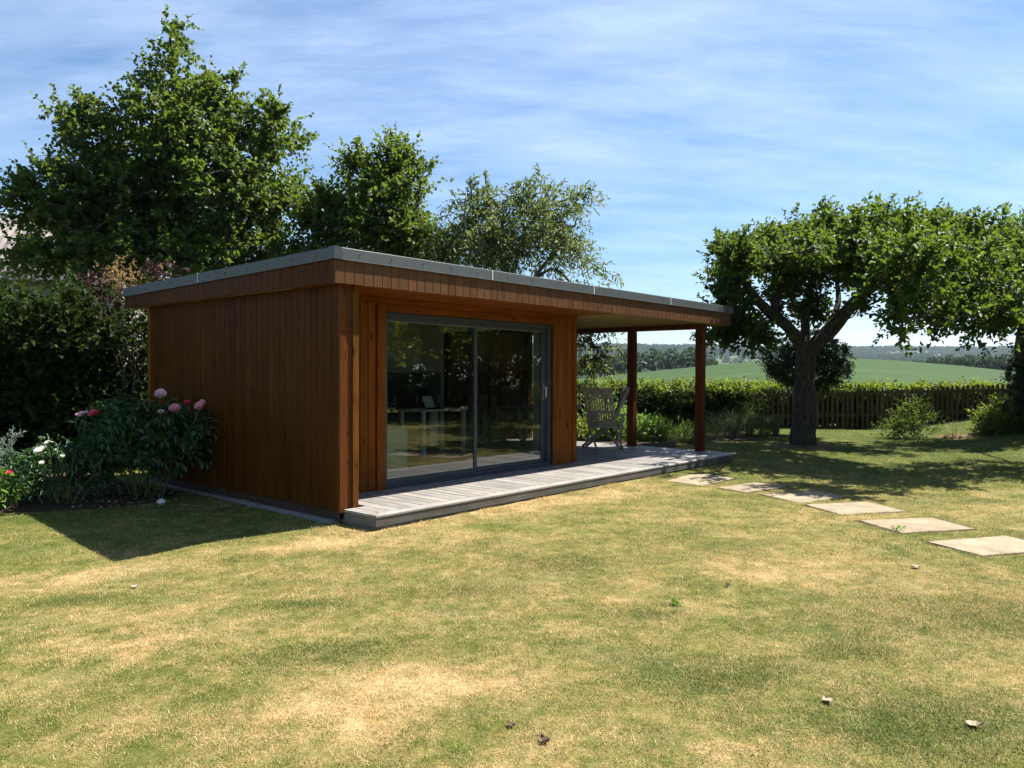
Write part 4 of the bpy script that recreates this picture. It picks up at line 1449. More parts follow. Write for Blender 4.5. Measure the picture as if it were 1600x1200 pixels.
def along(lv, base):
    for (pts, rad) in arcs:
        q = np.array([tuple(Vector(p) - base) for p in pts])
        for a, b in zip(q[1:-1] if len(q) > 2 else q[:-1], q[2:] if len(q) > 2 else q[1:]):
            m = max(6, int(np.linalg.norm(b - a) / .05))
            u = rng.uniform(0, 1.04, (m, 1))
            S = a + (b - a) * u + rng.normal(size=(m, 3)) * .03
            Dr = unit(unit((b - a)[None, :]) * .8 + rdir(m) * .8)
            lv.sprays(S, Dr, rng.uniform(.15, .4, m), 9, .13, .038, .5, .6)


arcs = [([P(790, 470, YP), P(745, 350, YP), P(735, 285, YP)], [.06, .03, .012]), ([P(795, 450, YP), P(835, 340, YP), P(930, 296, YP)], [.06, .025, .004]),
        ([P(800, 480, YP), P(880, 380, YP - .3), P(905, 400, YP - .4), P(960, 432, YP - .5)], [.055, .03, .015, .006]), ([P(795, 450, YP), P(770, 350, YP), P(758, 275, YP)], [.05, .03, .012]),
        ([P(800, 480, YP), P(860, 420, YP), P(908, 470, YP - .5), P(930, 560, YP - .6)], [.05, .03, .018, .008])]
tree('willow_leaved_pear_tree', 'feathery grey-green tree with drooping narrow leaves over the right half of the roof', 'tree', b2,
     ([Vector((b2.x, b2.y, -.1)), P(795, 560, YP), P(790, 440, YP), P(800, 360, YP)], [.14, .11, .07, .03]), arcs,
     [E(745, 325, 50, 45, YP, .8), E(835, 320, 60, 40, YP, .8), E(770, 385, 80, 50, YP, 1.1), E(860, 375, 50, 48, YP, .9), E(898, 320, 26, 24, YP, .5, .7), E(910, 395, 24, 42, YP - .2, .5, .8),
      E(925, 434, 32, 12, YP - .3, .3, .7), E(700, 390, 45, 50, YP + .2, .9), E(928, 545, 26, 60, YP - .4, .5, .8), E(905, 600, 40, 50, YP - .2, .6, .7)],
     215, 7, 12, (.135, .042), M['leaf_pear'], M['bark_grey'], (.35, .85), .15, .55, spread=.6, outw=.8, twig_r=.006, extra=along)
# the apple tree on the lawn
YA = 15.9
PAD = 0.20
a0 = Vector((6.06, 15.9, gzf(6.06, 15.9)))
fork = P(1260, 538, YA)
limbs = [([fork + Vector((0, 0, -.15)), P(1232, 512, YA), P(1205, 490, YA - .2), P(1172, 455, YA - .4), P(1150, 415, YA - .6)], [.15, .12, .11, .09, .04]),
         ([fork + Vector((0, 0, -.2)), P(1300, 512, YA), P(1330, 478, YA - .2), P(1358, 452, YA - .4), P(1410, 420, YA - 1.0), P(1480, 415, YA - 2.0)], [.17, .15, .13, .12, .09, .05]),
         ([fork, P(1258, 490, YA + .3), P(1266, 450, YA + .5), P(1290, 390, YA + .8)], [.11, .085, .07, .03]),
         ([P(1208, 492, YA - .2), P(1213, 470, YA - .1), P(1219, 446, YA)], [.085, .09, .085]),
         ([P(1290, 520, YA), P(1310, 470, YA + .6), P(1300, 400, YA + 1.2)], [.09, .06, .03]),
         ([P(1358, 452, YA - .4), P(1400, 400, YA - .2), P(1430, 370, YA)], [.09, .06, .03]),
         ([P(1410, 420, YA - 1.0), P(1440, 440, YA - 3.0), P(1450, 420, 11.6)], [.07, .055, .03])]
tree('apple_tree', 'old spreading apple tree with a thick grey trunk standing on the lawn before the fence', 'tree', a0,
     ([a0 + Vector((0, 0, -.1)), a0 + Vector((-.01, 0, .25)), P(1257, 640, YA), P(1258, 580, YA), fork + Vector((0, 0, .05))], [.30, .25, .225, .205, .21]), limbs,
     [E(1132, 398, 42, 28, 15.2, .9), E(1190, 392, 66, 36, 15.2, 1.7), E(1285, 385, 80, 42, 17.6, 1.8), E(1380, 392, 80, 45, 17.6, 1.8), E(1190, 408, 55, 36, 17.2, 1.5), E(1460, 402, 60, 46, 17.0, 1.6), E(1235, 458, 55, 45, 16.9, 1.0, .9), E(1278, 500, 42, 30, 17.0, .8, .8), E(1285, 372, 85, 42, 15.2, 2.0), E(1375, 378, 85, 42, 14.6, 2.2), E(1455, 372, 65, 40, 14.0, 1.8),
      E(1150, 435, 50, 36, 15.6, 1.0), E(1135, 482, 44, 50, 15.9, .9, 1.3), E(1165, 520, 44, 38, 15.6, 1.0, 1.3), E(1118, 520, 34, 34, 15.8, .7, 1.3), E(1195, 505, 30, 30, 15.8, .7, .8), E(1300, 402, 70, 36, 14.6, 2.2),
      E(1245, 425, 60, 26, 15.2, 1.4, .8), E(1240, 490, 34, 26, 16.4, .7, .5), E(1195, 470, 30, 24, 15.6, .7, .6), E(1390, 415, 62, 48, 13.8, 1.8), E(1460, 415, 75, 62, 12.6, 1.8), E(1425, 475, 62, 42, 12.4, 1.3), E(1500, 460, 80, 52, 12.2, 1.3),
      E(1395, 502, 40, 24, 11.2, .9), E(1455, 504, 55, 28, 11.2, 1.0), E(1540, 500, 44, 32, 11.6, .9), E(1440, 440, 60, 46, 10.8, 1.0, 1.0), E(1400, 400, 50, 36, 11.2, .9, .8), E(1280, 395, 60, 34, 12.6, 1.1, .6), E(1225, 410, 45, 30, 12.6, .9, .5), E(1360, 440, 36, 26, 13.2, .9, .7)],
     1050, 8, 9, (.112, .078), M['leaf_apple'], M['bark'], (.16, .38), .55, .10, twig_r=.008, bias=.55, flat=.5)
# tree at the right edge, trunk wrapped in ivy
YR = 17.6
r0 = P(1606, 640, YR); r0.z = gzf(r0.x, r0.y)
tree('orchard_tree', 'ivy-wrapped tree cut by the right edge of the photo', 'tree', r0,
     ([r0 + Vector((0, 0, -.1)), P(1604, 600, YR), P(1600, 540, YR), P(1610, 480, YR)], [.24, .2, .18, .15]),
     [([P(1604, 520, YR), P(1560, 470, YR), P(1520, 430, YR)], [.12, .09, .04]), ([P(1606, 520, YR), P(1680, 450, YR), P(1740, 400, YR)], [.14, .09, .04])],
     [E(1600, 420, 75, 50, YR, 1.5), E(1540, 395, 50, 40, YR, 1.2), E(1620, 370, 60, 36, YR, 1.3), E(1700, 400, 90, 70, YR, 1.8), E(1570, 480, 45, 40, YR - .6, 1.0), E(1720, 500, 80, 40, YR, 1.5), E(1610, 345, 20, 14, YR, .4), E(1555, 440, 62, 52, 12.6, 1.2), E(1600, 410, 60, 50, 13.0, 1.3), ((10.1, 13.0, 3.4), (1.3, 1.5, 1.0)), ((11.4, 12.2, 3.2), (1.4, 1.5, 1.1))],
     760, 7, 9, (.105, .072), M['leaf_apple'], M['bark'], (.2, .45), .5, .08, flat=.8)
bush('ivy', 'dark ivy clothing the trunk at the right edge', 'ivy', (r0.x, r0.y, r0.z),
     [('e', (0, -.05, .7), (.42, .4, .9), 130), ('e', (-.05, -.05, 1.5), (.34, .34, .8), 90)], 5, 6, (.075, .065), 'leaf_dark', (.12, .3), .2, droop=.3, stems=4)

# ------------------------------------------------------------------ shrubs and border plants
sr = G(1562, 672)
bush('shrub', 'rounded leafy shrub at the right end of the picket fence', 'shrub', (sr.x + .95, sr.y + .9, sr.z - .05),
     [('e', (0, 0, .38), (.75, .6, .45), 170), ('e', (-.55, -.1, .25), (.4, .4, .25), 50), ('e', (.5, 0, .7), (.4, .4, .3), 40)], 5, 7, (.075, .055), 'leaf_hedge', (.15, .35), .3, stems=10)
sb = G(1437, 686)
bush('rose_bush', 'low loose rose bush growing on the lawn before the picket fence', 'shrub', (sb.x, sb.y + .25, sb.z),
     [('e', (0, 0, .32), (.55, .45, .30), 75), ('e', (.05, 0, .62), (.3, .25, .16), 16), ('e', (-.45, 0, .15), (.25, .25, .15), 18)], 4, 7, (.06, .042), 'leaf_apple', (.18, .42), .45, stems=14, stem_r=.007)


def blades(name, label, cat, base, n, h, lean, width, mat, rad=.12, group=None, part='blade', lathe=None):
    """tuft of upright blades or stalks"""
    base = Vector(base)
    root = empty(name, base); tag(root, label, cat, group)
    a = rng.uniform(0, 2 * math.pi, n); rr = rad * np.sqrt(rng.uniform(0, 1, n))
    p = np.stack([np.cos(a) * rr, np.sin(a) * rr, np.full(n, -.02)], -1)
    az = a + rng.normal(0, .6, n)
    ln = rng.uniform(*lean, n); hh = rng.uniform(*h, n)
    d = np.stack([np.cos(az), np.sin(az), np.zeros(n)], -1)
    sd = np.stack([-np.sin(az), np.cos(az), np.zeros(n)], -1)
    segs = 4
    v = np.empty((n, segs + 1, 2, 3))
    for s in range(segs + 1):
        u = s / segs
        c = p + d * (ln * hh * u ** 2)[:, None] + np.array([0, 0, 1]) * (hh * (u - .25 * np.minimum(ln, 1.2) * u ** 3))[:, None]
        w = width * (1 - u * .85) * .5
        v[:, s, 0] = c - sd * w; v[:, s, 1] = c + sd * w
    idx = np.arange(n)[:, None] * (segs + 1) * 2
    q = []
    for s in range(segs):
        q.append(np.concatenate([idx + s * 2, idx + s * 2 + 1, idx + s * 2 + 3, idx + s * 2 + 2], 1))
    q = np.stack(q, 1).reshape(-1, 4)
    o = link(part, np_mesh(part, v.reshape(-1, 3), q, M[mat], np.repeat(rng.uniform(0, 1, n), (segs + 1) * 2)), root)
    o['kind'] = 'stuff'
    return root


GR = 'border plants beside the deck'
plants = [
    ('lavender', 'bushy green lavender clump just right of the rear post', 1045, 691, 'lav', .55, .55),
    ('lavender', 'green lavender clump touching the left side of the front post', 1083, 692, 'lav', .40, .42),
    ('lavender', 'tall grey-green lavender with pale spikes right of the front post', 1122, 686, 'lavs', .60, .45),
    ('feather_grass', 'pale upright feather grass before the hedge end', 1150, 684, 'gr', .72, .2),
    ('feather_grass', 'pale feather grass between the hedge end and the fence', 1172, 682, 'gr', .62, .2),
    ('catmint', 'low soft green catmint at the foot of the fence', 1196, 681, 'lavs', .45, .32),
    ('feather_grass', 'thin feather grass standing against the fence pickets, nearest the trunk', 1212, 680, 'gr', .55, .14),
]
for (nm, lb, px, py, kd, h, r_) in plants:
    h *= 1.18
    q = G(px, py)
    if kd == 'gr':
        blades(nm, lb, 'grass', q, 150, (h * .6, h), (.1, .5), .008, 'leaf_grey', r_ * .6)
    else:
        root = blades(nm, lb, 'plant', q, 190, (h * .55, h * 1.05), (.15, .7), .006, 'leaf_grey', r_ * .75, part='stem')
        lv = Leaves()
        cs, ds = in_ellipsoids([((0, 0, h * .33), (r_, r_ * .9, h * .42))], 120, .5)
        cs[:, 2] = np.maximum(cs[:, 2], .02)
        S = np.repeat(cs, 3, 0); Dr = unit(np.repeat(ds, 3, 0) * .5 + rdir(len(S)) * .5 + np.array([0, 0, .9]))
        lv.sprays(S, Dr, rng.uniform(.1, .25, len(S)), 8, .045, .012, .1)
        o = link('foliage', lv.mesh('foliage', M['leaf_lime' if kd == 'lav' else 'leaf_grey']), root); o['kind'] = 'stuff'
# leafy plants behind the chairs
for (nm, lb, px, py, h, r_, mt) in (('hosta', 'bright green leafy plant between the chair legs and the rear post', 972, 690, .75, .38, 'leaf_lime'),
                                    ('foxglove', 'leafy plant behind the slatted chair back', 942, 690, .85, .40, 'leaf_lime'),
                                    ('alchemilla', 'low lime green plant at the deck edge right of the rear post', 1016, 692, .45, .32, 'leaf_lime'),
                                    ('alchemilla', 'low green plant seen under the chair seat', 905, 692, .5, .4, 'leaf_hedge')):
    q = G(px, py)
    bush(nm, lb, 'plant', (q.x, q.y + .2, q.z), [('e', (0, 0, h * .45), (r_, r_, h * .5), 70)], 4, 6, (.085, .05), mt, (.12, .3), .4, stems=8, bmat='stem_green', stem_r=.006)
q = P(966, 600, 18.2)
root = empty('salvia', (q.x, q.y, 0)); tag(root, 'dark purple flower spikes standing behind the two chairs', 'plant')
mb = MB(); lv = Leaves()
for k in range(9):
    x, y = random.uniform(-.35, .3), random.uniform(-.15, .15); h = random.uniform(.95, 1.25)
    mb.tube([(x * .6, y, 0), (x, y, h)], [.006, .004], 4, cap=False)
    S = np.array([[x, y, h * .72 + i * .014] for i in range(26)]); lv.sprays(S, rdir(26, .4), .03, 4, .035, .028, .1)
mb.build('stem', M['stem_green'], root)
o = link('flower_spike', lv.mesh('flower_spike', M['leaf_bronze']), root); o['kind'] = 'stuff'


def flower(parent, loc, r, mat, full=False, tilt=None, name='flower'):
    """cup of overlapping rounded petals round a tuft of stamens"""
    vs, fs, rn = [], [], []
    rings = [(7, 1.0, .25, .95), (6, .85, .6, 1.25), (5, .62, .9, 1.5)]
    if full:
        rings += [(5, .5, 1.1, 1.7), (4, .38, 1.2, 1.9)]
    for ring, (m, rr, e0, e1) in enumerate(rings):
        for k in range(m):
            a = 2 * math.pi * (k + .5 * ring + random.uniform(-.2, .2)) / m
            d = np.array([math.cos(a), math.sin(a), 0]); s_ = np.array([-math.sin(a), math.cos(a), 0]); z = np.array([0, 0, 1])
            L = r * rr * random.uniform(.9, 1.15); w = L * .62
            b = len(vs)
            p = d * .06 * r
            rows = 5
            for i in range(rows):
                u = i / (rows - 1)
                e = e0 + (e1 - e0) * u + random.uniform(-.08, .08)
                hw = w * (.25, .75, 1.0, .92, .45)[i]
                for j in (-1, 0, 1):
                    vs.append(p + s_ * (hw * j) - d * (.12 * L * abs(j)) * (1 - u) + z * (.10 * L * abs(j)) + rng.normal(size=3) * r * .025)
                    rn.append(min(1, max(0, .25 + .5 * u + random.uniform(-.15, .15))))
                p = p + (d * math.cos(e) + z * math.sin(e)) * L / (rows - 1)
            for i in range(rows - 1):
                for j in range(2):
                    q = b + i * 3 + j
                    fs.append((q, q + 1, q + 4, q + 3))
    me = D.meshes.new(name)
    me.from_pydata([tuple(v) for v in vs], [], fs)
    me.polygons.foreach_set('use_smooth', [True] * len(fs))
    at_ = me.attributes.new('rnd', 'FLOAT', 'POINT'); at_.data.foreach_set('value', rn)
    me.materials.append(M[mat])
    tl_ = tilt if tilt else (random.uniform(-.5, .5), random.uniform(-.5, .5))
    o = link(name, me, parent, loc=loc, rot=(tl_[0], tl_[1], 0))
    c = MB(); c.tube([(0, 0, .05 * r), (0, 0, r * .35)], [r * .22, r * .16], 7)
    c.build('stamens', M['stamen'], o)
    return o


def peony(label, base, rx, ry, h, clumps, leaf, mat, flowers, seed_pods=0, stems=26):
    base = Vector(base)
    root = empty('peony', base); tag(root, label, 'peony')
    cs, ds = in_ellipsoids([((0, 0, h * .60), (rx, ry, h * .40)), ((0, 0, h * .8), (rx * .7, ry * .7, h * .2), .6)], clumps, .42)
    cs = cs[cs[:, 2] > h * .16]
    mb = MB()
    for i in range(stems):
        c = cs[rng.integers(len(cs))]
        a = np.array([c[0] * .22 + random.uniform(-.12, .12), c[1] * .22 + random.uniform(-.1, .1), -.03])
        mb.tube([a, (a + c) * .5 + np.array([0, 0, .06]), c], [.008, .007, .004], 5, cap=False)
    for (dx, dy, z, r_, mt) in flowers:
        mb.tube([(dx * .3, dy * .3, h * .35), (dx * .8, dy * .8, z * .75), (dx, dy, z)], [.007, .006, .005], 5, cap=False)
    mb.build('stem', M['stem_green'], root)
    lv = Leaves()
    S = np.repeat(cs, 3, 0) + rng.normal(size=(len(cs) * 3, 3)) * .05
    az = np.arctan2(S[:, 1], S[:, 0]) + rng.normal(0, .8, len(S))
    Dr = unit(np.stack([np.cos(az), np.sin(az), rng.uniform(-.05, .45, len(S))], -1))
    lv.sprays(S, Dr, rng.uniform(.12, .24, len(S)), 6, leaf[0], leaf[1], .45, .7, 1.3, None, .35)
    o = link('foliage', lv.mesh('foliage', M[mat], curl=.3), root); o['kind'] = 'stuff'
    for (dx, dy, z, r_, mt) in flowers:
        flower(root, (dx, dy, z), r_, mt, mt == 'petal_white', tilt=(random.uniform(.3, .8), random.uniform(-.4, .4)))
    for i in range(seed_pods):
        c = Vector((random.uniform(-rx, rx) * .7, random.uniform(-ry, 0) * .5, h * random.uniform(.9, 1.06)))
        pm = MB()
        for q in range(5):
            a = q * 1.256; pm.tube([c, c + Vector((math.cos(a) * .025, math.sin(a) * .025, .015)), c + Vector((math.cos(a) * .045, math.sin(a) * .045, .004))], [.006, .009, .002], 5)
        pm.build('seed_pod', M['leaf_lime'], root)
    return root


pb = G(226, 778)
sc_ = pb.y / F
def fl(px, py, dy, r_, mt):
    q = P(px, py, pb.y + dy)
    return (q.x - pb.x, dy, q.z - pb.z, r_ * .78, mt)
peony('tall peony bush with pink and rose flowers against the left wall of the garden room', pb, .70, .55, 1.17, 150, (.135, .052), 'leaf_peony',
      [fl(127, 650, -.2, .075, 'petal_pale'), fl(139, 646, -.1, .06, 'petal_pale'), fl(150, 647, -.25, .085, 'petal_red'), fl(251, 617, .0, .09, 'petal_pale'), fl(252, 645, -.25, .05, 'petal_pale'),
       fl(273, 640, -.2, .085, 'petal_pink'), fl(293, 630, -.05, .055, 'petal_red'), fl(315, 635, -.15, .095, 'petal_pink')], 7)
pw = G(92, 789)
def fw_(px, py, dy, r_):
    q = P(px, py, pw.y + dy)
    return (q.x - pw.x, dy, q.z - pw.z, r_, 'petal_white')
peony('low white-flowered peony left of the pink peony bush', pw, .62, .45, .66, 95, (.10, .026), 'leaf_peony',
      [fw_(64, 705, -.3, .062), fw_(75, 692, -.15, .03), fw_(66, 724, -.35, .03), fw_(98, 713, -.3, .024), fw_(87, 703, -.2, .018)], 0)
pg = G(-14, 798)
peony('bright green leafy plant with one red flower at the left edge', pg, .30, .3, .42, 45, (.085, .022), 'leaf_lime', [(P(15, 745, pg.y - .1).x - pg.x, -.1, .42, .035, 'petal_red')], 0, 10)
q = G(-22, 792)
bush('globe_thistle', 'silvery jagged-leaved plant above the green plant at the left edge', 'plant', (q.x, q.y + .25, q.z), [('e', (0, 0, .38), (.14, .14, .22), 16), ('e', (.10, 0, .62), (.05, .05, .12), 6)], 3, 9, (.08, .016), 'leaf_silver', (.10, .2), .7, stems=8, bmat='stem_green', stem_r=.006, spread=.7)
q = G(95, 770)
blades('iris', 'dark strappy iris leaves standing behind the white peony', 'plant', (q.x, q.y + .5, q.z), 26, (.6, .95), (.05, .35), .028, 'leaf_peony', .3)
# smoke bush at the far corner of the room
q = P(215, 560, 12.0)
sbx = empty('smoke_bush', (q.x, q.y, 0)); tag(sbx, 'purple smoke bush with tan plumes leaning by the far left corner of the roof', 'shrub')
mb = MB(); lv = Leaves(); lp = Leaves()
for (px, py, Y, kind, n) in ((182, 432, 11.6, 's', 34), (178, 450, 11.7, 's', 18), (192, 418, 11.7, 's', 20), (150, 440, 11.6, 'p', 26), (146, 462, 11.6, 's', 10), (158, 470, 11.7, 'p', 14), (240, 428, 12.4, 'p', 34), (250, 440, 12.4, 's', 14),
                             (228, 440, 12.3, 's', 14), (178, 468, 11.7, 'p', 14), (205, 445, 11.9, 's', 12), (262, 424, 12.6, 'p', 20), (215, 470, 12.0, 'p', 10)):
    c = np.array(P(px, py, Y)) - np.array((q.x, q.y, 0))
    mb.tube([(c[0] * .15, c[1] * .15, -.05), (c[0] * .55 + .12, c[1] * .5, c[2] * .55), tuple(c)], [.014, .010, .004], 5, cap=False)
    S = c + rng.normal(size=(n, 3)) * np.array([.10, .10, .08])
    (lp if kind == 's' else lv).sprays(S, rdir(n, .5), .12, 10 if kind == 's' else 6, .035 if kind == 's' else .07, .022 if kind == 's' else .05, .1)
so_ = mb.build('stem', M['stem_brown'], sbx); so_['kind'] = 'stuff'
o = link('foliage', lv.mesh('foliage', M['leaf_purple']), sbx); o['kind'] = 'stuff'
o = link('plume', lp.mesh('plume', M['smoke']), sbx); o['kind'] = 'stuff'
# dead stalks beside the rose bush
q = G(1487, 684)
blades('dead_stalks', 'dry straw-coloured stalks right of the rose bush', 'dead plant', q, 26, (.15, .55), (.3, 1.4), .012, 'straw', .22)

# small weeds and litter on the lawn
def weed(px, py, label, r_=.06, n=14):
    q = G(px, py)
    root = empty('weed', (q.x, q.y, q.z)); tag(root, label, 'weed')
    lv = Leaves()
    S = np.zeros((n, 3)); S[:, 2] = .008
    a = rng.uniform(0, 6.28, n)
    lv.sprays(S, unit(np.stack([np.cos(a), np.sin(a), rng.uniform(.3, 1.2, n)], -1)), r_, 3, r_ * .55, r_ * .3, .2)
    link('foliage', lv.mesh('foliage', M['leaf_lime']), root)
weed(1055, 946, 'small green weed alone in the dry lawn', .055, 16)
weed(1404, 830, 'small weed growing at the near edge of the fifth stone slab', .07, 10)


def dead_leaf(px, py, label, s, mat='dead_leaf', curl=.5):
    q = G(px, py)
    root = empty('fallen_leaf', (q.x, q.y, q.z + .006), random.uniform(0, 6.28)); tag(root, label, 'leaf', 'fallen leaves on the lawn')
    vs, fs = [], []
    nx, ny = 5, 3
    for i in range(nx):
        u = i / (nx - 1)
        w = s * .42 * math.sin(math.pi * min(.97, u * .93 + .05)) + .002
        for j in range(ny):
            v = j - 1
            vs.append(((u - .5) * s, v * w, curl * s * (abs(v) * .28 + .6 * (u - .5) ** 2) + random.uniform(0, .007)))
    for i in range(nx - 1):
        for j in range(ny - 1):
            fs.append((i * ny + j, i * ny + j + 1, (i + 1) * ny + j + 1, (i + 1) * ny + j))
    mb = MB(); mb.add(vs, fs); o = mb.build('blade', M[mat], root)
    mb = MB(); mb.tube([(-s * .5, 0, curl * s * .25), (-s * .75, .01, curl * s * .3)], .0015, 4); mb.build('stalk', M[mat], root)
dead_leaf(1293, 1098, 'curled pale dead leaf on the lawn below the centre right', .055)
dead_leaf(1520, 1137, 'crumpled tan dead leaf near the bottom right corner', .062)
dead_leaf(851, 1161, 'dark dead leaf with a pale edge near the bottom centre', .045, 'dead_leaf_dark', .8)
dead_leaf(798, 1136, 'small reddish brown dead leaf near the bottom centre', .04, 'dead_leaf_dark', .6)
dead_leaf(210, 919, 'grey dead leaf on the lawn just below the tip of the roof shadow', .06)
dead_leaf(1430, 888, 'grey brown dead leaf just below the left end of the nearest stone slab', .07)
dead_leaf(1136, 917, 'dark shrivelled leaf on the lawn above the small green weed', .04, 'dead_leaf_dark', .7)
q = G(252, 788)
mb = MB()
bm = bmesh.new(); bmesh.ops.create_icosphere(bm, subdivisions=2, radius=.045)
for v in bm.verts: v.co = Vector((v.co.x * 1.2, v.co.y, v.co.z * .75)) * random.uniform(.92, 1.06)
me = D.meshes.new('pebble'); bm.to_mesh(me); bm.free(); me.materials.append(M['stone'])
o = link('pebble', me, loc=(q.x, q.y, q.z + .03)); tag(o, 'pale round pebble at the edge of the bed below the pink peony', 'stone')
# petals and twigs shed along the bed edge
lv = Leaves()
pts = np.array([[*g2(random.uniform(110, 400), 0 or random.uniform(771, 800)), 0] for _ in range(260)])
pts[:, 2] = gz(pts[:, 0], pts[:, 1]) + .05
n = len(pts); a = rng.uniform(0, 6.28, n)
d_ = np.stack([np.cos(a), np.sin(a), rng.uniform(-.2, .3, n)], -1)
lv.add(pts, unit(d_), unit(np.stack([rng.normal(0, .3, n), rng.normal(0, .3, n), np.ones(n)], -1)), rng.uniform(.025, .06, n), rng.uniform(.01, .03, n), rng.uniform(0, 1, n))
o = link('fallen_petals', lv.mesh('fallen_petals', M['straw'])); tag(o, 'fallen petals and dry scraps along the edge of the left bed', 'petals', kind='stuff')

# ------------------------------------------------------------------ barn beyond the left hedge
barn = empty('barn', (-24.0, 31.0, 0), R(20)); tag(barn, 'barn with a pale corrugated roof showing through the leaves at the far left', 'barn')
MB().box(-8, -5, 0, 8, 5, 4.9).build('wall', plain('barn boards', (0.20, .17, .14), .85), barn)
tb = NT('corrugated sheet')
nz = tb.noise(tb.pos(), 1.2, 5, .65)
tb.bsdf(tb.ramp(nz, [(0.3, (.13, .115, .105)), (.7, (.21, .19, .175))]), .8, None, .2)
for s in (-1, 1):
    nx = 215; x = np.linspace(-8.4, 8.4, nx); zc = .045 * np.sin(x * 2 * math.pi / .31)
    v = np.concatenate([np.stack([x, np.full(nx, s * 5.5), 4.75 + zc], -1), np.stack([x, np.zeros(nx), 7.9 + zc], -1)])
    i = np.arange(nx - 1)
    me = np_mesh('roof_sheet', v, np.stack([i, i + 1, i + nx + 1, i + nx], -1), tb.m)
    o = link('roof_sheet', me, barn); md = o.modifiers.new('t', 'SOLIDIFY'); md.thickness = .03
MB().tube([(-8.4, 0, 7.95), (8.4, 0, 7.95)], .14, 8).build('ridge_cap', M['joint'], barn)

# ------------------------------------------------------------------ trees to the right of the camera (seen in the door glass)
for i, (x, y, s, lb) in enumerate(((14.6, 7.0, 1.0, 'broad garden tree right of the photographer, seen only in the door glass, nearest the camera'), (16.8, 10.4, 1.15, 'broad garden tree right of the photographer, second from the camera'),
                                   (15.4, 14.2, 1.05, 'broad garden tree right of the photographer, toward the fence'), (13.4, 2.6, .95, 'broad garden tree right behind the photographer'))):
    z = gzf(x, y)
    tree('garden_tree', lb, 'tree', (x, y, z), ([(x, y, z - .1), (x, y, z + 1.4 * s), (x + .1, y, z + 3 * s)], [.2 * s, .16 * s, .1 * s]), [],
         [((x, y, z + 3.6 * s), (2.4 * s, 2.6 * s, 1.7 * s)), ((x - .6, y + 1.2, z + 2.6 * s), (1.5 * s, 1.6 * s, 1.0 * s)), ((x - .4, y - 1.4, z + 2.7 * s), (1.5 * s, 1.6 * s, 1.0 * s)), ((x, y, z + 5.0 * s), (1.5 * s, 1.5 * s, 1.0 * s)),
         ((x - .5, y, z + 2.2 * s), (1.9 * s, 2.7 * s, 1.2 * s)),][:5],
         260, 7, 8, (.17, .14), M['leaf_hedge'], M['bark_grey'], (.4, .8), .3, .15, twigs=False)
bush('hedge', 'boundary hedge right of the photographer, seen only in the door glass', 'hedge', (17.6, 9.5, .2), [('b', (0, 0, 1.6), (.7, 10.5, 1.6), 2300, 0.0)], 5, 6, (.24, .19), 'leaf_shade', (.2, .45), .3, stems=0)

# ------------------------------------------------------------------ distant trees, woods, houses
def far_tree_mesh(k, seed):
    lv = Leaves()
    ells = [((0, 0, 5.2), (3.6, 3.4, 3.0)), ((1.4, 0, 3.8), (2.6, 2.4, 2.4)), ((-1.6, .3, 3.9), (2.5, 2.4, 2.4)), ((.3, 0, 7.2), (2.0, 2.0, 1.5))]
    cs, ds = in_ellipsoids(ells, k, .3)
    keep = cs[:, 2] > .6
    cs, ds = cs[keep], ds[keep]
    lv.sprays(cs, unit(ds + rdir(len(cs)) * .5), .8, 5, .95, .8, .1)
    return lv.mesh('crown', M['far_leaf'])
FT = [far_tree_mesh(150, i) for i in range(4)]
trk = MB().tube([(0, 0, -1), (0, 0, 3)], [.3, .2], 6).mesh('trunk', M['bark_grey'])
def far_tree(px, Y, s, sz, label, group, i):
    X = (px - 800) / F * Y
    z = float(field_z(np.array(X), np.array(float(Y))))
    root = empty('field_tree', (X, Y, z), random.uniform(0, 6.28))
    root.scale = (s, s, sz)
    tag(root, label, 'tree', group)
    o = link('crown', FT[i % 4], root); o['kind'] = 'stuff'
    link('trunk', trk, root)
LT = [(918, 262, 1.1, 1.0), (938, 258, 1.0, .9), (957, 266, .8, .8), (976, 255, 1.15, 1.08), (993, 264, 1.0, .95), (1021, 262, 1.15, 1.0), (1050, 266, 1.1, .98), (1064, 278, .7, .6), (1082, 266, 1.2, 1.02), (1100, 274, .95, .85), (1116, 280, .7, .6)]
ORD = ['first', 'second', 'third', 'fourth', 'fifth', 'sixth', 'seventh', 'eighth', 'ninth', 'tenth', 'eleventh', 'twelfth', 'thirteenth', 'fourteenth', 'fifteenth']
for i, (px, Y, s, sz) in enumerate(sorted(LT)):
    far_tree(px, Y, s, sz * .95, f'rounded tree on the left crest of the field, {ORD[i]} from the left in the row', 'trees along the left crest of the field', i)
RT = [(1395, 290, .5, .45), (1412, 285, .55, .5), (1428, 282, .6, .52), (1443, 285, .7, .6), (1456, 276, .7, .62), (1470, 280, .75, .66), (1484, 272, .8, .66), (1498, 276, .8, .7), (1512, 268, .85, .7), (1526, 272, .85, .72), (1541, 266, .9, .72), (1556, 268, .9, .74), (1572, 262, .95, .76), (1590, 264, 1.0, .8), (1610, 262, 1.0, .8)]
for i, (px, Y, s, sz) in enumerate(sorted(RT)):
    far_tree(px, Y, s, sz, f'tree in the belt beyond the right of the field, {ORD[i]} from the left', 'trees beyond the right side of the field', i)


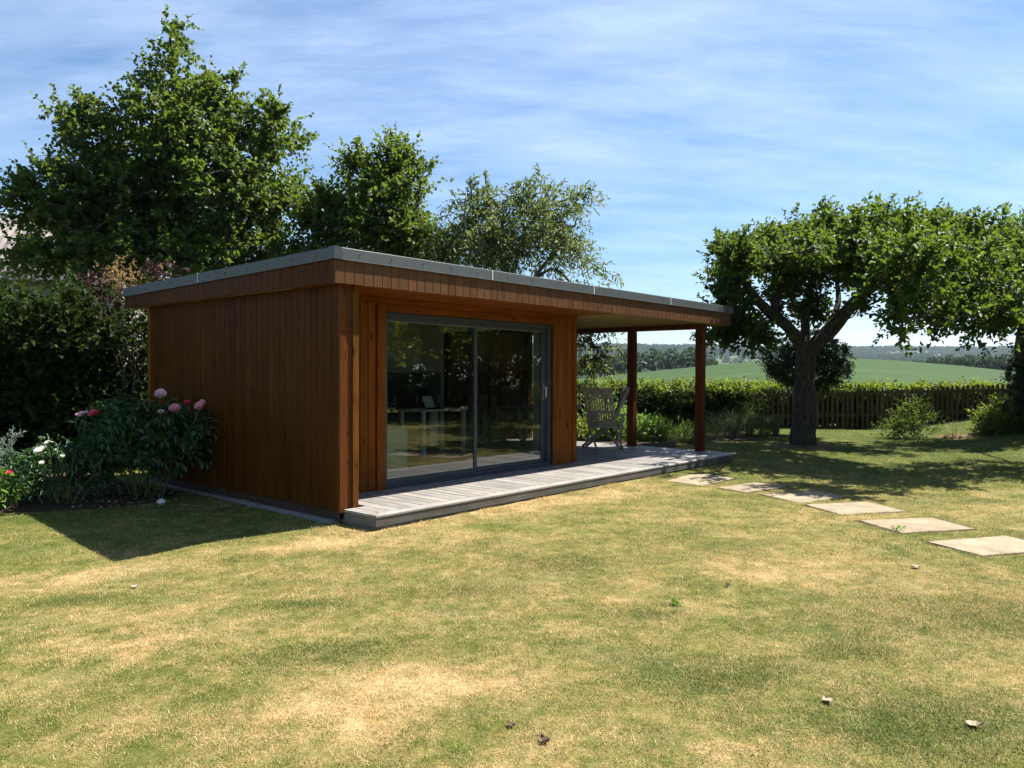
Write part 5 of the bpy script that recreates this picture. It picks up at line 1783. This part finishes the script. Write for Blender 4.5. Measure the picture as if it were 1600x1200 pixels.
def scatter(name, pts, rots, scales, col, mat=None, seed=0):
    """one object whose points carry instances of the meshes in a collection"""
    me = D.meshes.new(name)
    me.vertices.add(len(pts)); me.vertices.foreach_set('co', np.ascontiguousarray(pts, np.float32).ravel())
    for nm, arr in (('rz', rots), ('sc', scales)):
        a = me.attributes.new(nm, 'FLOAT', 'POINT'); a.data.foreach_set('value', np.ascontiguousarray(arr, np.float32))
    o = link(name, me)
    ng = D.node_groups.new(name, 'GeometryNodeTree')
    ng.interface.new_socket('Geometry', in_out='INPUT', socket_type='NodeSocketGeometry')
    ng.interface.new_socket('Geometry', in_out='OUTPUT', socket_type='NodeSocketGeometry')
    N, L_ = ng.nodes, ng.links
    gi, go = N.new('NodeGroupInput'), N.new('NodeGroupOutput')
    m2p = N.new('GeometryNodeMeshToPoints')
    iop = N.new('GeometryNodeInstanceOnPoints')
    ci = N.new('GeometryNodeCollectionInfo'); ci.inputs['Collection'].default_value = col
    ci.inputs['Separate Children'].default_value = True; ci.inputs['Reset Children'].default_value = True
    iop.inputs['Pick Instance'].default_value = True
    ri = N.new('FunctionNodeRandomValue'); ri.data_type = 'INT'
    ri.inputs['Min'].default_value = 0 if 0 else 0
    for s in ri.inputs:
        if s.name == 'Max' and s.type == 'INT': s.default_value = len(col.objects) - 1
        if s.name == 'Min' and s.type == 'INT': s.default_value = 0
    ar = N.new('GeometryNodeInputNamedAttribute'); ar.data_type = 'FLOAT'; ar.inputs['Name'].default_value = 'rz'
    as_ = N.new('GeometryNodeInputNamedAttribute'); as_.data_type = 'FLOAT'; as_.inputs['Name'].default_value = 'sc'
    cx = N.new('ShaderNodeCombineXYZ'); e2r = N.new('FunctionNodeEulerToRotation')
    L_.new(gi.outputs[0], m2p.inputs['Mesh']); L_.new(m2p.outputs[0], iop.inputs['Points']); L_.new(ci.outputs[0], iop.inputs['Instance'])
    L_.new([x for x in ri.outputs if x.type == 'INT'][0], iop.inputs['Instance Index'])
    L_.new(ar.outputs[0], cx.inputs['Z']); L_.new(cx.outputs[0], e2r.inputs[0]); L_.new(e2r.outputs[0], iop.inputs['Rotation'])
    L_.new(as_.outputs[0], iop.inputs['Scale']); L_.new(iop.outputs[0], go.inputs[0])
    md = o.modifiers.new('scatter', 'NODES'); md.node_group = ng
    return o


# woods on the far hills
wc = D.collections.new('wood_crowns')
for i in range(3):
    lv = Leaves()
    cs, ds = in_ellipsoids([((0, 0, 5), (4.2, 4.2, 4.2)), ((1.5, 1, 3.5), (3.2, 3, 3)), ((-1.2, -1.4, 4), (3, 3, 3.2))], 46, .2)
    lv.sprays(cs, unit(ds + rdir(len(cs)) * .4), 1.4, 3, 2.6, 2.2, .1)
    wo = D.objects.new('wood_crown', lv.mesh('wood_crown', M['far_leaf'])); wc.objects.link(wo)
pts = []
CLEAR = [(1145, 1350, 34, 130), (1362, 1450, 34, 110), (1090, 1250, 14, 60), (1440, 1750, 26, 60), (1000, 1500, 20, 60), (1320, 1300, 22, 70), (1420, 1300, 30, 50), (1350, 1750, 20, 50), (1205, 1900, 30, 60)]
Ng = 15000
yy = 560 + (2650 - 560) * rng.uniform(0, 1, Ng) ** .8
pxs = rng.uniform(600, 1850, Ng)
xx = (pxs - 800) / F * yy
nzv = np.sin(xx / 95 + 1.3 * np.sin(yy / 130)) + np.sin(yy / 88 + 1.1 * np.sin(xx / 120)) + .8 * rng.normal(size=Ng)
keep = (nzv > -0.9) | (yy > 2150)
for (cpx, cY, rpx, rY) in CLEAR:
    keep &= ~((np.abs(pxs - cpx) < rpx) & (np.abs(yy - cY) < rY))
xx, yy = xx[keep], yy[keep]
pts = np.stack([xx, yy, hill_z(xx, yy) - .8], -1)
wood_o = scatter('woodland', pts, rng.uniform(0, 6.28, len(pts)), rng.uniform(.75, 1.5, len(pts)), wc)
tag(wood_o, 'woods covering the far hillside across the valley', 'woodland', kind='stuff')


def house(px, Y, w, d, h, rot, label):
    X = (px - 800) / F * Y
    z = float(hill_z(np.array(X), np.array(float(Y))))
    root = empty('far_house', (X, Y, z + 4.0), rot); tag(root, label, 'house', 'pale houses on the far hill')
    MB().box(-w / 2, -d / 2, -6, w / 2, d / 2, h).build('wall', M['white_paint'], root)
    mb = MB(); mb.add([(-w / 2 - .4, -d / 2 - .5, h), (w / 2 + .4, -d / 2 - .5, h), (w / 2 + .4, d / 2 + .5, h), (-w / 2 - .4, d / 2 + .5, h), (-w / 2 - .4, 0, h + 3.4), (w / 2 + .4, 0, h + 3.4)],
                      [(0, 1, 5, 4), (2, 3, 4, 5), (0, 4, 3), (1, 2, 5), (0, 3, 2, 1)])
    mb.build('roof', M['roof'], root)
    wm = MB().box(-.6, -.05, -.7, .6, .05, .7).mesh('window', M['black'])
    for k in range(int(w / 3.2)):
        link('window', wm, root, loc=(-w / 2 + 1.8 + k * 3.2, -d / 2 - .03, h * .55))
house(1463, 1600, 14, 9, 6.5, .2, 'pale house on the far hill, taller of the pair right of centre')
house(1486, 1620, 24, 9, 4.5, -.1, 'long low pale building on the far hill beside the taller house')

# ------------------------------------------------------------------ grass blades on the lawn
gc = D.collections.new('grass_tufts')
def tuft(n, rad, h, w, seed):
    a = rng.uniform(0, 6.283, n); rr = rad * np.sqrt(rng.uniform(0, 1, n))
    p = np.stack([np.cos(a) * rr, np.sin(a) * rr, np.zeros(n)], -1)
    az = rng.uniform(0, 6.283, n)
    d = np.stack([np.cos(az), np.sin(az), np.zeros(n)], -1); sd = np.stack([-np.sin(az), np.cos(az), np.zeros(n)], -1)
    L = rng.uniform(.5, 1.0, n) * h; ln = rng.uniform(.35, 1.7, n)
    up = np.array([0, 0, 1])
    th1 = ln * .55; th2 = np.minimum(ln * 1.25, 1.5)
    m = p + (d * np.sin(th1)[:, None] + up * np.cos(th1)[:, None]) * (L * .5)[:, None]
    t_ = m + (d * np.sin(th2)[:, None] + up * np.cos(th2)[:, None]) * (L * .5)[:, None]
    ww = (rng.uniform(.7, 1.2, n) * w * .5)[:, None]
    v = np.stack([p - sd * ww, p + sd * ww, m + sd * ww * .85, m - sd * ww * .85, t_ + sd * ww * .2, t_ - sd * ww * .2], 1)
    i = (np.arange(n) * 6)[:, None, None]
    q = np.array([[0, 1, 2, 3], [3, 2, 4, 5]])[None] + i
    return np_mesh('grass_tuft', v.reshape(-1, 3), q.reshape(-1, 4), M['blades'], np.repeat(rng.uniform(0, 1, n), 6))
for i in range(6):
    gc.objects.link(D.objects.new('grass_tuft', tuft(54, .07, .0255, .0023, i)))


def in_poly(x, y, poly):
    inside = np.zeros(len(x), bool)
    n = len(poly)
    for i in range(n):
        x0, y0 = poly[i][:2]; x1, y1 = poly[(i + 1) % n][:2]
        c = ((y0 > y) != (y1 > y)) & (x < (x1 - x0) * (y - y0) / ((y1 - y0) + 1e-12) + x0)
        inside ^= c
    return inside


DECKP = [tuple(BW(DU0 - .03, DF - .07)[:2]), tuple(BW(DU1 + .05, DF - .07)[:2]), tuple(BW(DU1, 4.3)[:2]), tuple(BW(-.10, 4.3)[:2]), tuple(BW(-.10, 0.05)[:2])]
gp, gs = [], []
for (r0_, r1_, dens, sc0) in ((1.6, 4.2, 480, 1.0), (4.2, 7.0, 290, 1.1), (7.0, 11.0, 130, 1.3), (11.0, 16.5, 55, 1.7), (16.5, 25, 20, 2.0)):
    th0, th1 = R(-44), R(44)
    area = (th1 - th0) / 2 * (r1_ ** 2 - r0_ ** 2)
    n = int(area * dens)
    rr = np.sqrt(rng.uniform(r0_ ** 2, r1_ ** 2, n)); th = rng.uniform(th0, th1, n)
    x, y = rr * np.sin(th), rr * np.cos(th)
    ok = ~in_poly(x, y, DECKP) & (y < 21.0) & ~in_poly(x, y, BED_LEFT) & ~in_poly(x, y, BED_BACK)
    for q in SL:
        cx = sum(p[0] for p in q) / 4; cy_ = sum(p[1] for p in q) / 4
        ok &= ~in_poly(x, y, [(cx + (p[0] - cx) * 1.09, cy_ + (p[1] - cy_) * 1.09) for p in q])
    ok &= ~((np.hypot((x - 6.06) / .8, (y - 15.88) / .6) < 1) & (rng.uniform(0, 1, n) < .75))
    x, y = x[ok], y[ok]
    gp.append(np.stack([x, y, gz(x, y) - .004], -1)); gs.append(sc0 * rng.uniform(.7, 1.15, len(x)))
gp = np.concatenate(gp); gs = np.concatenate(gs)
# taller uncut grass along the deck skirt and the wall plinth
ex = []
for i in range(420):
    u = random.uniform(DU0, DU1); p = BW(u, DF - abs(random.gauss(0, .03)) - .07)
    if math.sin(u * 5.1) + math.sin(u * 13.0) + random.uniform(-1, 1) > .5: ex.append((p.x, p.y, gzf(p.x, p.y) - .004, random.uniform(1.0, 1.9)))
for i in range(110):
    w = random.uniform(-.5, 2.6); p = BW(-.16 - abs(random.gauss(0, .04)), w)
    ex.append((p.x, p.y, gzf(p.x, p.y) - .004, random.uniform(1.0, 1.9)))
for q in SL:
    for k in range(4):
        a, b = q[k], q[(k + 1) % 4]
        for s in range(11):
            u = random.random()
            x, y = a[0] + (b[0] - a[0]) * u + random.uniform(-.03, .03), a[1] + (b[1] - a[1]) * u + random.uniform(-.03, .03)
            cx = sum(p[0] for p in q) / 4; cy_ = sum(p[1] for p in q) / 4
            x = cx + (x - cx) * 1.12; y = cy_ + (y - cy_) * 1.12
            ex.append((x, y, gzf(x, y) - .004, random.uniform(1.0, 1.5)))
for (x, y, rx, ry, an, am) in PATCHES:
    if am < 0:
        for k in range(int(120 * rx * ry / .06)):
            a_, b_ = random.gauss(0, .55) * rx, random.gauss(0, .55) * ry
            xx_, yy_ = x + a_ * math.cos(an) - b_ * math.sin(an), y + a_ * math.sin(an) + b_ * math.cos(an)
            ex.append((xx_, yy_, gzf(xx_, yy_) - .004, random.uniform(.9, 1.35)))
ex = np.array(ex)
gp = np.concatenate([gp, ex[:, :3]]); gs = np.concatenate([gs, ex[:, 3]])
grass = scatter('grass', gp, rng.uniform(0, 6.28, len(gp)), gs, gc)
tag(grass, 'short half-dry grass blades covering the lawn', 'grass', kind='stuff')

# ------------------------------------------------------------------ air between here and the hills
hz = MB().box(-5200, -200, -42, 5200, 4600, 135).build('haze')
hz['kind'] = 'stuff'
hz.data.materials.clear()
t = NT('valley haze')
pv = t.n('VolumePrincipled')
pv.inputs['Color'].default_value = (0.66, 0.83, 1.0, 1)
pv.inputs['Density'].default_value = 0.00008
pv.inputs['Anisotropy'].default_value = 0.2
t.l(pv.outputs[0], t.out.inputs['Volume'])
hz.data.materials.append(t.m)
tag(hz, 'thin blue haze filling the valley', 'haze')
